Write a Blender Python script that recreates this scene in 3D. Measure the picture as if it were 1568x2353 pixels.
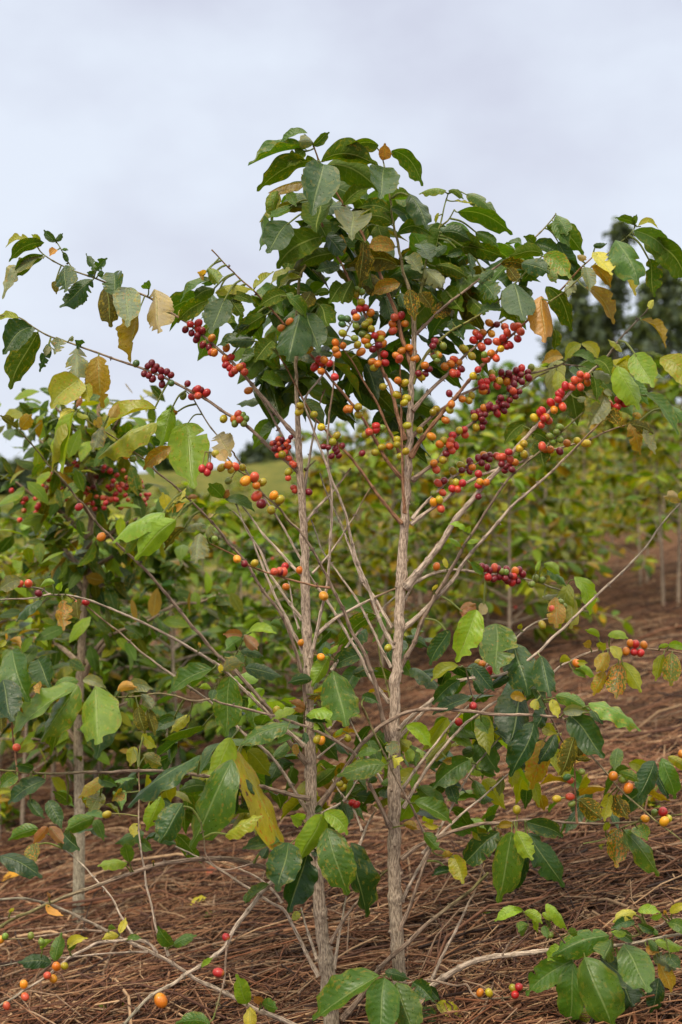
import bpy, math, random
import numpy as np
from mathutils import Vector, noise

for o in list(bpy.data.objects): bpy.data.objects.remove(o)
SC = bpy.context.scene
COL = SC.collection
R = math.radians
random.seed(7)
rng = np.random.default_rng(7)

# ---------------------------------------------------------------- camera, sky, sun, exposure
CAM_H, DIST, FPX = 0.98, 2.4, 3000.0          # metres; FPX = focal length in units of the 1568 x 2353 view
cam = bpy.data.cameras.new('camera'); cam_o = bpy.data.objects.new('camera', cam); COL.objects.link(cam_o)
cam.sensor_fit = 'VERTICAL'; cam.sensor_height = 36.0
cam.lens = 36.0 * FPX / 2353.0
cam_o.location = (0, 0, CAM_H); cam_o.rotation_euler = (R(90), 0, 0)
cam.clip_start = 0.05; cam.clip_end = 3000
cam.dof.use_dof = True; cam.dof.focus_distance = DIST - 0.03
cam.dof.aperture_fstop = cam.lens / 10.5       # 10.5 mm wide opening
SC.camera = cam_o

SUN_EL, SUN_AZ = R(52), R(205)
w = bpy.data.worlds.new('World'); SC.world = w; w.use_nodes = True
nt = w.node_tree; nt.nodes.clear()
def N(nt, t, **k):
    n = nt.nodes.new(t)
    for a, v in k.items():
        if a.startswith('i_'):
            key = a[2:]
            n.inputs[int(key) if key.isdigit() else key].default_value = v
        else: setattr(n, a, v)
    return n
sky = N(nt, 'ShaderNodeTexSky', sky_type='NISHITA', sun_disc=False, sun_elevation=SUN_EL, sun_rotation=SUN_AZ, air_density=1.0, dust_density=2.0)
tc = N(nt, 'ShaderNodeTexCoord')
mp = N(nt, 'ShaderNodeMapping'); mp.inputs['Scale'].default_value = (1.0, 1.0, 1.7); mp.inputs['Location'].default_value = (0.55, 0.1, 0.2)
nz = N(nt, 'ShaderNodeTexNoise'); nz.inputs['Scale'].default_value = 4.2; nz.inputs['Detail'].default_value = 5; nz.inputs['Roughness'].default_value = 0.5
cr = N(nt, 'ShaderNodeValToRGB')
cr.color_ramp.elements[0].position = 0.36; cr.color_ramp.elements[0].color = (4.5, 4.65, 5.7, 1)
cr.color_ramp.elements[1].position = 0.64; cr.color_ramp.elements[1].color = (5.9, 6.4, 7.3, 1)
sep = N(nt, 'ShaderNodeSeparateXYZ')
hz = N(nt, 'ShaderNodeMapRange'); hz.inputs['From Min'].default_value = -0.05; hz.inputs['From Max'].default_value = 0.42; hz.inputs['To Min'].default_value = 1.0; hz.inputs['To Max'].default_value = 0.0
mxh = N(nt, 'ShaderNodeMix', data_type='RGBA'); mxh.inputs['B'].default_value = (6.6, 7.1, 7.8, 1)
hm = N(nt, 'ShaderNodeMath', operation='MULTIPLY'); hm.inputs[1].default_value = 0.6
mx = N(nt, 'ShaderNodeMix', data_type='RGBA'); mx.inputs['Factor'].default_value = 0.96
bg = N(nt, 'ShaderNodeBackground'); bg.inputs['Strength'].default_value = 0.1
wo = N(nt, 'ShaderNodeOutputWorld')
L = nt.links.new
L(tc.outputs['Generated'], mp.inputs['Vector']); L(mp.outputs[0], nz.inputs['Vector']); L(nz.outputs['Fac'], cr.inputs['Fac'])
L(tc.outputs['Generated'], sep.inputs[0]); L(sep.outputs['Z'], hz.inputs['Value']); L(hz.outputs[0], hm.inputs[0]); L(hm.outputs[0], mxh.inputs['Factor'])
L(cr.outputs['Color'], mxh.inputs['A']); L(sky.outputs['Color'], mx.inputs['A']); L(mxh.outputs['Result'], mx.inputs['B'])
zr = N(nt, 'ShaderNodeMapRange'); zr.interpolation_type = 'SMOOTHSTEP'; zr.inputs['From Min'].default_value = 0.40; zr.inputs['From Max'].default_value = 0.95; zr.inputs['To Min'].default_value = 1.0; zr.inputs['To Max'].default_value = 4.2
L(sep.outputs['Z'], zr.inputs['Value'])          # overcast sky grows brighter overhead; boosted there, out of view, to light the foreground
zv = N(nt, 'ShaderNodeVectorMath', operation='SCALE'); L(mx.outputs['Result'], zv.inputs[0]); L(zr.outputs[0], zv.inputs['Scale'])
zm = N(nt, 'ShaderNodeMapRange'); zm.inputs['From Min'].default_value = 0.38; zm.inputs['From Max'].default_value = 0.75
L(sep.outputs['Z'], zm.inputs['Value'])          # overhead sky, out of view, tinted warm to take blue off the foreground
wm = N(nt, 'ShaderNodeMix', data_type='RGBA', blend_type='MULTIPLY'); wm.inputs['B'].default_value = (1.12, 1.0, 0.72, 1)
L(zm.outputs[0], wm.inputs['Factor']); L(zv.outputs[0], wm.inputs['A'])
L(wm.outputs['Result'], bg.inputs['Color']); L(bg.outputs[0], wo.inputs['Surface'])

sl = bpy.data.lights.new('sun', 'SUN'); so = bpy.data.objects.new('sun', sl); COL.objects.link(so)
sl.energy = 1.5; sl.angle = R(11); sl.color = (1.0, 0.90, 0.74)
sd = Vector((math.sin(SUN_AZ) * math.cos(SUN_EL), math.cos(SUN_AZ) * math.cos(SUN_EL), math.sin(SUN_EL)))
so.rotation_euler = sd.to_track_quat('Z', 'Y').to_euler()
SC.view_settings.view_transform = 'Standard'; SC.view_settings.look = 'None'
SC.view_settings.exposure = 0.42; SC.view_settings.gamma = 1.0
SC.cycles.max_bounces = 8; SC.cycles.transparent_max_bounces = 8

# ---------------------------------------------------------------- helpers
CO = {'A': (900, 450), 'B': (1730, 750), 'C': (0, 850), 'E': (900, 1350), 'F': (0, 1800), 'G': (1730, 1700),
      'H': (0, 2400), 'I': (900, 2300), 'J': (1730, 2400), 'K': (0, 3096), 'L': (900, 3096), 'M': (1730, 3096)}
CS = 0.63776 * 0.57436                           # survey sheet unit -> view unit
def sheet(c, x, y):
    ox, oy = CO[c]
    return ox * 0.57436 + x * CS, oy * 0.57436 + y * CS
def P(x, y, dz=0.0):
    Y = DIST + dz
    return np.array(((x - 784) * Y / FPX, Y, CAM_H - (y - 1176.5) * Y / FPX))
def ground_z(x, y):
    s = 8.0 * math.tanh(x / 8.0) * (0.172 if x < 0 else 0.205)
    far = max(0.0, y - 11.0)
    hill = 0.0030 * far * far if far < 18 else 0.0030 * 324 + 0.108 * (far - 18) * 0.75
    if y > 70: hill = 0.0030 * 324 + 0.108 * 41 * 0.75 + (y - 70) * 0.01
    return s + hill - 0.03
def link(o, parent=None):
    COL.objects.link(o)
    if parent is not None: o.parent = parent
    return o
def tag(o, label=None, cat=None, group=None, kind=None):
    if label: o['label'] = label
    if cat: o['category'] = cat
    if group: o['group'] = group
    if kind: o['kind'] = kind
    return o
def empty(name, loc):
    o = bpy.data.objects.new(name, None); o.empty_display_size = 0.1; o.location = loc
    return link(o)
class MB:
    def __init__(s): s.v = []; s.f = []; s.c = []; s.u = []; s.n = 0
    def add(s, v, f, c, u):
        v = np.asarray(v, float); f = np.asarray(f, int); m = len(v)
        c = np.asarray(c, float)
        if c.ndim == 1: c = np.tile(c, (m, 1))
        s.v.append(v); s.f.append(f + s.n); s.c.append(c); s.u.append(np.asarray(u, float)); s.n += m
    def build(s, name, mat, parent=None, origin=None, linked=True):
        V = np.concatenate(s.v); C = np.concatenate(s.c); U = np.concatenate(s.u)
        if origin is not None: V = V - np.asarray(origin)
        quads = [f for f in s.f if f.shape[1] == 4]; tris = [f for f in s.f if f.shape[1] == 3]
        q = np.concatenate(quads) if quads else np.zeros((0, 4), int)
        t = np.concatenate(tris) if tris else np.zeros((0, 3), int)
        me = bpy.data.meshes.new(name)
        me.vertices.add(len(V)); me.vertices.foreach_set('co', V.astype(np.float32).ravel())
        loops = np.concatenate([q.ravel(), t.ravel()]).astype(np.int32)
        starts = np.concatenate([np.arange(len(q)) * 4, len(q) * 4 + np.arange(len(t)) * 3]).astype(np.int32)
        me.loops.add(len(loops)); me.loops.foreach_set('vertex_index', loops)
        me.polygons.add(len(starts)); me.polygons.foreach_set('loop_start', starts)
        me.update(calc_edges=True)
        me.polygons.foreach_set('use_smooth', np.ones(len(starts), bool))
        a = me.attributes.new('Col', 'FLOAT_COLOR', 'POINT'); a.data.foreach_set('color', C.astype(np.float32).ravel())
        a = me.attributes.new('luv', 'FLOAT_VECTOR', 'POINT'); a.data.foreach_set('vector', U.astype(np.float32).ravel())
        me.validate(); me.update()
        me.materials.append(mat)
        o = bpy.data.objects.new(name, me)
        if origin is not None and parent is None: o.location = origin
        return link(o, parent) if linked else o

# ---------------------------------------------------------------- materials
def new_mat(name):
    m = bpy.data.materials.new(name); m.use_nodes = True
    t = m.node_tree; t.nodes.clear()
    return m, t, t.links.new
def mth(t, op, a, b=None, clamp=False):
    n = N(t, 'ShaderNodeMath', operation=op); n.use_clamp = clamp
    for i, x in enumerate((a, b)):
        if x is None: continue
        if isinstance(x, (int, float)): n.inputs[i].default_value = x
        else: t.links.new(x, n.inputs[i])
    return n.outputs[0]
def mixc(t, fac, a, b, mode='MIX'):
    n = N(t, 'ShaderNodeMix', data_type='RGBA', blend_type=mode)
    for key, x in (('Factor', fac), ('A', a), ('B', b)):
        sock = [i for i in n.inputs if i.name == key and i.enabled][0] if key == 'Factor' else [i for i in n.inputs if i.name == key and i.type == 'RGBA'][0]
        if isinstance(x, (int, float)): sock.default_value = x
        elif isinstance(x, tuple): sock.default_value = x
        else: t.links.new(x, sock)
    return [o for o in n.outputs if o.type == 'RGBA'][0]
def mrange(t, v, a, b, c=0.0, d=1.0):
    n = N(t, 'ShaderNodeMapRange'); n.interpolation_type = 'SMOOTHSTEP'
    n.inputs['From Min'].default_value = a; n.inputs['From Max'].default_value = b; n.inputs['To Min'].default_value = c; n.inputs['To Max'].default_value = d
    t.links.new(v, n.inputs['Value']); return n.outputs[0]
def noise_n(t, vec, scale, detail=3, rough=0.5):
    n = N(t, 'ShaderNodeTexNoise'); n.inputs['Scale'].default_value = scale; n.inputs['Detail'].default_value = detail; n.inputs['Roughness'].default_value = rough
    if vec is not None: t.links.new(vec, n.inputs['Vector'])
    return n.outputs['Fac']

def leaf_material(name, wet):
    m, t, L = new_mat(name)
    at = N(t, 'ShaderNodeAttribute', attribute_name='Col'); uv = N(t, 'ShaderNodeAttribute', attribute_name='luv')
    sp = N(t, 'ShaderNodeSeparateXYZ'); L(uv.outputs['Vector'], sp.inputs[0])
    T, V, RND = sp.outputs[0], sp.outputs[1], sp.outputs[2]
    a = mth(t, 'ABSOLUTE', V)
    cv = N(t, 'ShaderNodeCombineXYZ'); L(mth(t, 'MULTIPLY', T, 2.4), cv.inputs[0]); L(V, cv.inputs[1]); L(mth(t, 'MULTIPLY', RND, 37.0), cv.inputs[2])
    vec = cv.outputs[0]
    mid = mrange(t, a, 0.02, 0.075, 1.0, 0.0)
    wob = mth(t, 'MULTIPLY', noise_n(t, vec, 2.0), 1.6)
    ph = mth(t, 'ADD', mth(t, 'SUBTRACT', mth(t, 'MULTIPLY', T, 9.5), mth(t, 'MULTIPLY', a, 1.5)), wob)
    fr = mth(t, 'FRACT', ph)
    tri = mth(t, 'ABSOLUTE', mth(t, 'SUBTRACT', fr, 0.5))
    lat = mth(t, 'MULTIPLY', mrange(t, tri, 0.0, 0.10, 1.0, 0.0), mrange(t, a, 0.65, 0.95, 1.0, 0.0))
    big = noise_n(t, vec, 2.2, 4, 0.6)
    col = mixc(t, mrange(t, big, 0.35, 0.7, 0.0, 0.55), at.outputs['Color'], mixc(t, 1.0, at.outputs['Color'], (1.45, 1.3, 0.75, 1), 'MULTIPLY'))
    fine = noise_n(t, vec, 26.0, 3, 0.6)
    col = mixc(t, mrange(t, fine, 0.3, 0.75, 0.0, 0.35), col, mixc(t, 1.0, col, (0.6, 0.65, 0.6, 1), 'MULTIPLY'))
    col = mixc(t, mth(t, 'MULTIPLY', mid, 0.55), col, mixc(t, 0.55, col, (0.36, 0.42, 0.16, 1)))
    col = mixc(t, mth(t, 'MULTIPLY', lat, 0.07), col, mixc(t, 0.4, col, (0.32, 0.38, 0.14, 1)))
    # yellow rim, rust spots and dead brown patches, as many as the leaf has wear (alpha)
    W = at.outputs['Alpha']
    n1 = noise_n(t, vec, 4.5, 4, 0.65)
    edge = mth(t, 'ADD', mth(t, 'MULTIPLY', a, 0.16), n1)
    ye = mth(t, 'MULTIPLY', mrange(t, edge, 0.62, 0.74), W)
    col = mixc(t, ye, col, (0.42, 0.33, 0.03, 1))
    rust = mth(t, 'MULTIPLY', mrange(t, mth(t, 'ADD', noise_n(t, vec, 5.5, 3, 0.55), mth(t, 'MULTIPLY', W, 0.12)), 0.68, 0.74), mth(t, 'MINIMUM', W, 1.0))
    col = mixc(t, rust, col, (0.42, 0.155, 0.012, 1))
    dead = mth(t, 'MULTIPLY', mrange(t, edge, 0.72, 0.76), W)
    col = mixc(t, dead, col, (0.09, 0.045, 0.025, 1))
    geo = N(t, 'ShaderNodeNewGeometry')
    under = mixc(t, 1.0, col, (1.25, 1.12, 0.62, 1), 'MULTIPLY')
    under = mixc(t, mth(t, 'MULTIPLY', mth(t, 'MAXIMUM', mid, mth(t, 'MULTIPLY', lat, 0.6)), 0.35), under, (0.30, 0.34, 0.10, 1))
    base = mixc(t, geo.outputs['Backfacing'], col, under)
    pb = N(t, 'ShaderNodeBsdfPrincipled'); L(base, pb.inputs['Base Color'])
    rg = mth(t, 'ADD', mth(t, 'MULTIPLY', geo.outputs['Backfacing'], 0.26), mrange(t, fine, 0.3, 0.7, 0.25, 0.42))
    L(rg, pb.inputs['Roughness']); pb.inputs['IOR'].default_value = 1.45
    L(mth(t, 'SUBTRACT', 0.5 if wet else 0.2, mth(t, 'MULTIPLY', geo.outputs['Backfacing'], 0.30 if wet else .14)), pb.inputs['Specular IOR Level'])
    h = mth(t, 'SUBTRACT', mth(t, 'MULTIPLY', mth(t, 'COSINE', mth(t, 'MULTIPLY', ph, 6.2832)), -0.16), mth(t, 'MULTIPLY', mid, 0.8))
    h = mth(t, 'ADD', h, mth(t, 'MULTIPLY', fine, 0.25))
    bp = N(t, 'ShaderNodeBump'); bp.inputs['Distance'].default_value = 0.0016; bp.inputs['Strength'].default_value = 0.6; L(h, bp.inputs['Height'])
    nrm = bp.outputs[0]
    if wet:
        vo = N(t, 'ShaderNodeTexVoronoi'); vo.inputs['Scale'].default_value = 8.5; vo.inputs['Randomness'].default_value = 1.0; L(vec, vo.inputs['Vector'])
        sepc = N(t, 'ShaderNodeSeparateColor'); L(vo.outputs['Color'], sepc.inputs[0])
        rad = mth(t, 'MULTIPLY', mrange(t, sepc.outputs[0], 0.45, 1.0), 0.30)
        dome = mth(t, 'SQRT', mth(t, 'MAXIMUM', mth(t, 'SUBTRACT', mth(t, 'MULTIPLY', rad, rad), mth(t, 'MULTIPLY', vo.outputs['Distance'], vo.outputs['Distance'])), 0.0))
        b2 = N(t, 'ShaderNodeBump'); b2.inputs['Distance'].default_value = 0.007; b2.inputs['Strength'].default_value = 0.9
        L(dome, b2.inputs['Height']); L(nrm, b2.inputs['Normal']); nrm = b2.outputs[0]
        drop = mrange(t, dome, 0.0, 0.05)
        L(mth(t, 'MULTIPLY', rg, mth(t, 'SUBTRACT', 1.0, mth(t, 'MULTIPLY', drop, 0.75))), pb.inputs['Roughness'])
    L(nrm, pb.inputs['Normal'])
    tr = N(t, 'ShaderNodeBsdfTranslucent'); L(mixc(t, 1.0, col, (1.9, 2.0, 0.5, 1), 'MULTIPLY'), tr.inputs['Color']); L(nrm, tr.inputs['Normal'])
    ms = N(t, 'ShaderNodeMixShader'); ms.inputs['Fac'].default_value = 0.26; L(pb.outputs[0], ms.inputs[1]); L(tr.outputs[0], ms.inputs[2])
    out = N(t, 'ShaderNodeOutputMaterial'); L(ms.outputs[0], out.inputs['Surface'])
    return m
M_LEAF = leaf_material('wet_leaf', True)
M_LEAF2 = leaf_material('leaf', False)

def bark_material():
    m, t, L = new_mat('bark')
    at = N(t, 'ShaderNodeAttribute', attribute_name='Col'); uv = N(t, 'ShaderNodeAttribute', attribute_name='luv')
    n1 = noise_n(t, uv.outputs['Vector'], 1.0, 5, 0.65)
    mp = N(t, 'ShaderNodeMapping'); mp.inputs['Scale'].default_value = (0.5, 0.5, 3.0); L(uv.outputs['Vector'], mp.inputs['Vector'])
    n2 = noise_n(t, mp.outputs[0], 0.5, 3, 0.6)
    geo = N(t, 'ShaderNodeNewGeometry')
    n3 = noise_n(t, geo.outputs['Position'], 130.0, 3, 0.6)
    col = mixc(t, mrange(t, n1, 0.36, 0.66), mixc(t, 1.0, at.outputs['Color'], (0.42, 0.38, 0.35, 1), 'MULTIPLY'), mixc(t, 1.0, at.outputs['Color'], (1.28, 1.24, 1.2, 1), 'MULTIPLY'))
    col = mixc(t, mrange(t, n2, 0.55, 0.72, 0.0, 0.55), col, mixc(t, 1.0, col, (0.55, 0.5, 0.42, 1), 'MULTIPLY'))
    col = mixc(t, mrange(t, n3, 0.62, 0.75, 0.0, 0.4), col, mixc(t, 0.5, col, (0.45, 0.47, 0.38, 1)))
    pb = N(t, 'ShaderNodeBsdfPrincipled'); L(col, pb.inputs['Base Color']); pb.inputs['Roughness'].default_value = 0.82; pb.inputs['Specular IOR Level'].default_value = 0.25
    bp = N(t, 'ShaderNodeBump'); bp.inputs['Distance'].default_value = 0.003; bp.inputs['Strength'].default_value = 0.8
    L(mth(t, 'ADD', n1, mth(t, 'MULTIPLY', n3, 0.4)), bp.inputs['Height']); L(bp.outputs[0], pb.inputs['Normal'])
    out = N(t, 'ShaderNodeOutputMaterial'); L(pb.outputs[0], out.inputs['Surface'])
    return m
M_BARK = bark_material()

def cherry_material():
    m, t, L = new_mat('cherry_skin')
    at = N(t, 'ShaderNodeAttribute', attribute_name='Col'); geo = N(t, 'ShaderNodeNewGeometry')
    n1 = noise_n(t, geo.outputs['Position'], 70.0, 2, 0.5); n2 = noise_n(t, geo.outputs['Position'], 900.0, 2, 0.5)
    col = mixc(t, mrange(t, n1, 0.35, 0.7, 0.0, 0.75), at.outputs['Color'], mixc(t, 1.0, at.outputs['Color'], (1.05, 1.5, 1.0, 1), 'MULTIPLY'))
    col = mixc(t, mrange(t, n2, 0.62, 0.75, 0.0, 0.18), col, (0.5, 0.3, 0.12, 1))
    pb = N(t, 'ShaderNodeBsdfPrincipled'); L(col, pb.inputs['Base Color']); pb.inputs['Roughness'].default_value = 0.30
    pb.inputs['Subsurface Weight'].default_value = 0.08; pb.inputs['Subsurface Radius'].default_value = (0.004, 0.0015, 0.0008); pb.inputs['Subsurface Scale'].default_value = 1.0
    out = N(t, 'ShaderNodeOutputMaterial'); L(pb.outputs[0], out.inputs['Surface'])
    return m
M_CHERRY = cherry_material()

def straw_material():
    m, t, L = new_mat('straw')
    at = N(t, 'ShaderNodeAttribute', attribute_name='Col'); geo = N(t, 'ShaderNodeNewGeometry')
    n1 = noise_n(t, geo.outputs['Position'], 40.0, 3, 0.6)
    col = mixc(t, mrange(t, n1, 0.35, 0.7, 0.0, 0.7), at.outputs['Color'], mixc(t, 1.0, at.outputs['Color'], (0.5, 0.42, 0.36, 1), 'MULTIPLY'))
    pb = N(t, 'ShaderNodeBsdfPrincipled'); L(col, pb.inputs['Base Color']); pb.inputs['Roughness'].default_value = 0.75; pb.inputs['Specular IOR Level'].default_value = 0.3
    out = N(t, 'ShaderNodeOutputMaterial'); L(pb.outputs[0], out.inputs['Surface'])
    return m
M_STRAW = straw_material()

def ground_material():
    m, t, L = new_mat('ground')
    geo = N(t, 'ShaderNodeNewGeometry'); pos = geo.outputs['Position']
    sp = N(t, 'ShaderNodeSeparateXYZ'); L(pos, sp.inputs[0])
    n1 = noise_n(t, pos, 1.1, 5, 0.6); n2 = noise_n(t, pos, 14.0, 5, 0.7)
    mp = N(t, 'ShaderNodeMapping'); mp.inputs['Scale'].default_value = (6, 40, 20); mp.inputs['Rotation'].default_value = (0, 0, 0.5); L(pos, mp.inputs['Vector'])
    n3 = noise_n(t, mp.outputs[0], 1.0, 4, 0.7)
    soil = mixc(t, mrange(t, n2, 0.3, 0.7), (0.03, 0.015, 0.009, 1), (0.17, 0.082, 0.042, 1))
    soil = mixc(t, mrange(t, n3, 0.45, 0.7, 0.0, 0.8), soil, (0.26, 0.145, 0.08, 1))
    grass = mixc(t, mrange(t, n1, 0.35, 0.65), (0.055, 0.075, 0.010, 1), (0.20, 0.165, 0.035, 1))
    grass = mixc(t, mrange(t, n2, 0.4, 0.7, 0.0, 0.6), grass, (0.05, 0.09, 0.012, 1))
    yy = mth(t, 'ADD', sp.outputs['Y'], mth(t, 'MULTIPLY', mth(t, 'SUBTRACT', n1, 0.5), 9.0))
    col = mixc(t, mrange(t, yy, 16.0, 21.0), soil, grass)
    pb = N(t, 'ShaderNodeBsdfPrincipled'); L(col, pb.inputs['Base Color']); pb.inputs['Roughness'].default_value = 0.95; pb.inputs['Specular IOR Level'].default_value = 0.1
    bp = N(t, 'ShaderNodeBump'); bp.inputs['Distance'].default_value = 0.03; L(mth(t, 'ADD', n2, n3), bp.inputs['Height']); L(bp.outputs[0], pb.inputs['Normal'])
    out = N(t, 'ShaderNodeOutputMaterial'); L(pb.outputs[0], out.inputs['Surface'])
    return m
M_GROUND = ground_material()

# ---------------------------------------------------------------- leaf, tube and fruit shapes
LC = {'g': (.060, .128, .012), 'd': (.028, .070, .014), 'D': (.013, .045, .006), 'l': (.115, .200, .018), 'L': (.19, .30, .02), 'y': (.22, .235, .010),
      'Y': (.46, .42, .055), 'o': (.235, .145, .012), 'O': (.50, .245, .050), 'k': (.15, .175, .095), 't': (.33, .245, .12), 'b': (.27, .12, .05), 'v': (.060, .060, .009),
      'u': (.046, .092, .006), 'q': (.105, .125, .010), 'w': (.30, .225, .012), 'Z': (.37, .33, .02)}
WEAR = {'g': .30, 'd': .2, 'D': .1, 'l': .6, 'L': .25, 'y': .5, 'Y': .3, 'o': .8, 'O': .25, 'k': .5, 't': .5, 'b': .1, 'v': .6, 'u': .25, 'q': 1.1, 'w': .9, 'Z': 1.2}
def unit(v): return v / (np.linalg.norm(v) + 1e-12)
def leaf_into(mb, b, tip, hw, n, col, wear, bend=None, nu=20, nv=5, chew=0, fold=None, wave=None, rnd=None):
    """blade from b to tip; hw half width; n face normal; bend: offset vector of the middle"""
    rnd = random.random() if rnd is None else rnd
    a = tip - b; Ln = np.linalg.norm(a); ax = a / Ln
    n = unit(n - ax * np.dot(n, ax)); s = np.cross(ax, n)
    fold = random.choice((random.uniform(-.55, -.18), random.uniform(.16, .58))) if fold is None else fold
    hw = hw / max(.8, math.cos(fold * 1.2))
    wave = random.uniform(.05, .17) if wave is None else wave
    t = np.linspace(0, 1, nu + 1)
    f = np.sin(np.pi * t ** 0.86) ** 0.60
    tail = np.clip((t - .80) / .20, 0, 1); f = f * (1 - .62 * np.sin(np.pi * tail ** .75) ** 1.3 * (tail < 1))
    f = f * (1 - .3 * np.clip(1 - t / .08, 0, 1))
    f = np.maximum(f / f.max(), 0.012)
    wl, wr = f.copy(), f.copy()
    k1, k2 = random.uniform(1.4, 3.6), random.uniform(1.4, 3.6); p1, p2 = random.uniform(0, 6.28), random.uniform(0, 6.28)
    wl *= 1 + .035 * np.sin(6.283 * 1.7 * k1 * t + p1); wr *= 1 + .035 * np.sin(6.283 * 1.7 * k2 * t + p2)
    hw = hw * 1.03
    for _ in range(chew):
        t0 = random.uniform(.12, .98); dp = random.uniform(.25, .8); sg = random.uniform(.015, .05)
        arr = wl if random.random() < .5 else wr
        arr *= 1 - dp * np.exp(-(np.abs(t - t0) / sg) ** 3)
    if chew > 2:
        wl *= 1 + .10 * (rng.random(nu + 1) - .6); wr *= 1 + .10 * (rng.random(nu + 1) - .6)
    vs = np.linspace(-1, 1, 2 * nv + 1) if nv > 1 else np.array([-1., 0, 1.])
    Tm, Vm = np.meshgrid(t, vs, indexing='ij')
    Wm = np.where(Vm < 0, wl[:, None], wr[:, None]) * hw
    av = np.abs(Vm)
    cf = math.cos(fold * 1.2)
    lat = Wm * Vm * cf
    up = Wm * (av ** 1.3) * math.sin(fold * 1.2) + hw * wave * np.where(Vm < 0, np.sin(6.283 * k1 * Tm + p1), np.sin(6.283 * k2 * Tm + p2)) * av ** 1.6 * f[:, None]
    tw = random.uniform(-.25, .25) * (Tm - .4)
    lat, up = lat * np.cos(tw) - up * np.sin(tw), lat * np.sin(tw) + up * np.cos(tw)
    mid = b[None, :] + a[None, :] * t[:, None]
    if bend is not None: mid = mid + bend[None, :] * (np.sin(np.pi * t ** .85))[:, None]
    sj = random.uniform(-.05, .05) * Ln
    mid = mid + s[None, :] * (sj * np.sin(6.283 * t))[:, None] * .4
    pts = mid[:, None, :] + s[None, None, :] * lat[..., None] + n[None, None, :] * up[..., None]
    m = len(vs); nuu = nu + 1
    idx = np.arange(nuu * m).reshape(nuu, m)
    fc = np.stack([idx[:-1, :-1], idx[:-1, 1:], idx[1:, 1:], idx[1:, :-1]], -1).reshape(-1, 4)
    U = np.stack([Tm, Vm, np.full_like(Tm, rnd)], -1).reshape(-1, 3)
    mb.add(pts.reshape(-1, 3), fc, np.array((*col, wear)), U)
def jit(col, k=.22):
    a = 1 + random.uniform(-k, k); b = random.uniform(-.10, .10)
    return (col[0] * a * (1 + b), col[1] * a, col[2] * a * (1 - b))
def catmull(pts, step):
    pts = np.asarray(pts, float)
    if len(pts) == 2: pts = np.array([pts[0], pts[0] * .5 + pts[1] * .5, pts[1]])
    q = np.vstack([2 * pts[0] - pts[1], pts, 2 * pts[-1] - pts[-2]]); out = []
    for i in range(1, len(q) - 2):
        k = max(1, int(np.linalg.norm(q[i + 1] - q[i]) / step))
        for j in range(k):
            u = j / k; p0, p1, p2, p3 = q[i - 1], q[i], q[i + 1], q[i + 2]
            out.append(.5 * ((2 * p1) + (-p0 + p2) * u + (2 * p0 - 5 * p1 + 4 * p2 - p3) * u * u + (-p0 + 3 * p1 - 3 * p2 + p3) * u ** 3))
    out.append(pts[-1]); return np.array(out)
def tube_into(mb, pts, rad, cols, sides=8, seed=0.0, close=True):
    pts = np.asarray(pts); k = len(pts)
    rad = np.broadcast_to(np.asarray(rad, float), (k,)); cols = np.asarray(cols, float)
    if cols.ndim == 1: cols = np.tile(cols, (k, 1))
    tan = np.gradient(pts, axis=0); tan /= np.linalg.norm(tan, axis=1)[:, None] + 1e-9
    ref = np.array((0, 1, 0)) if abs(tan[0][1]) < .9 else np.array((1, 0, 0))
    ln = np.concatenate([[0], np.cumsum(np.linalg.norm(np.diff(pts, axis=0), axis=1))])
    ang = np.arange(sides) / sides * 2 * np.pi
    e1 = np.cross(tan, ref); e1 /= np.linalg.norm(e1, axis=1)[:, None] + 1e-9
    e2 = np.cross(tan, e1)
    ring = e1[:, None, :] * np.cos(ang)[None, :, None] + e2[:, None, :] * np.sin(ang)[None, :, None]
    V = pts[:, None, :] + ring * rad[:, None, None]
    U = np.zeros((k, sides, 3)); U[..., 0] = np.cos(ang)[None] * rad[:, None] * 420 + seed; U[..., 1] = np.sin(ang)[None] * rad[:, None] * 420; U[..., 2] = ln[:, None] * (90 if sides > 12 else 50) + seed
    idx = np.arange(k * sides).reshape(k, sides); nx = np.roll(idx, -1, axis=1)
    f = np.stack([idx[:-1], nx[:-1], nx[1:], idx[1:]], -1).reshape(-1, 4)
    c = np.repeat(cols, sides, axis=0)
    if c.shape[1] == 3: c = np.hstack([c, np.ones((len(c), 1))])
    mb.add(V.reshape(-1, 3), f, c, U.reshape(-1, 3))
    if close:
        for e in (0, k - 1):
            o = idx[e]; tipv = pts[e] + (tan[e] if e else -tan[e]) * rad[e] * .5
            vv = np.vstack([V[e], tipv[None]]); ff = np.array([(i, (i + 1) % sides, sides) for i in range(sides)])
            if e == 0: ff = ff[:, ::-1]
            mb.add(vv, ff, np.hstack([np.tile(cols[e][:3], (sides + 1, 1)), np.ones((sides + 1, 1))]), np.vstack([U[e], U[e][:1]]))
CC = {'r': (.44, .018, .020), 'm': (.17, .008, .018), 'p': (.55, .066, .030), 'o': (.56, .145, .012), 'O': (.70, .24, .012), 'y': (.36, .245, .012), 'Y': (.55, .36, .015), 'g': (.16, .19, .028), 'G': (.06, .11, .03)}
SPH = []
def sphere_tpl(ns=14, nr=9):
    v = []; f = []
    for i in range(nr + 1):
        th = math.pi * i / nr
        for j in range(ns):
            ph = 2 * math.pi * j / ns
            v.append((math.sin(th) * math.cos(ph), math.sin(th) * math.sin(ph), math.cos(th)))
    for i in range(nr):
        for j in range(ns):
            a = i * ns + j; b = i * ns + (j + 1) % ns
            f.append((a, b, b + ns, a + ns))
    return np.array(v), np.array(f)
SP_HI, SP_LO = sphere_tpl(16, 12), sphere_tpl(8, 6)
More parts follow.
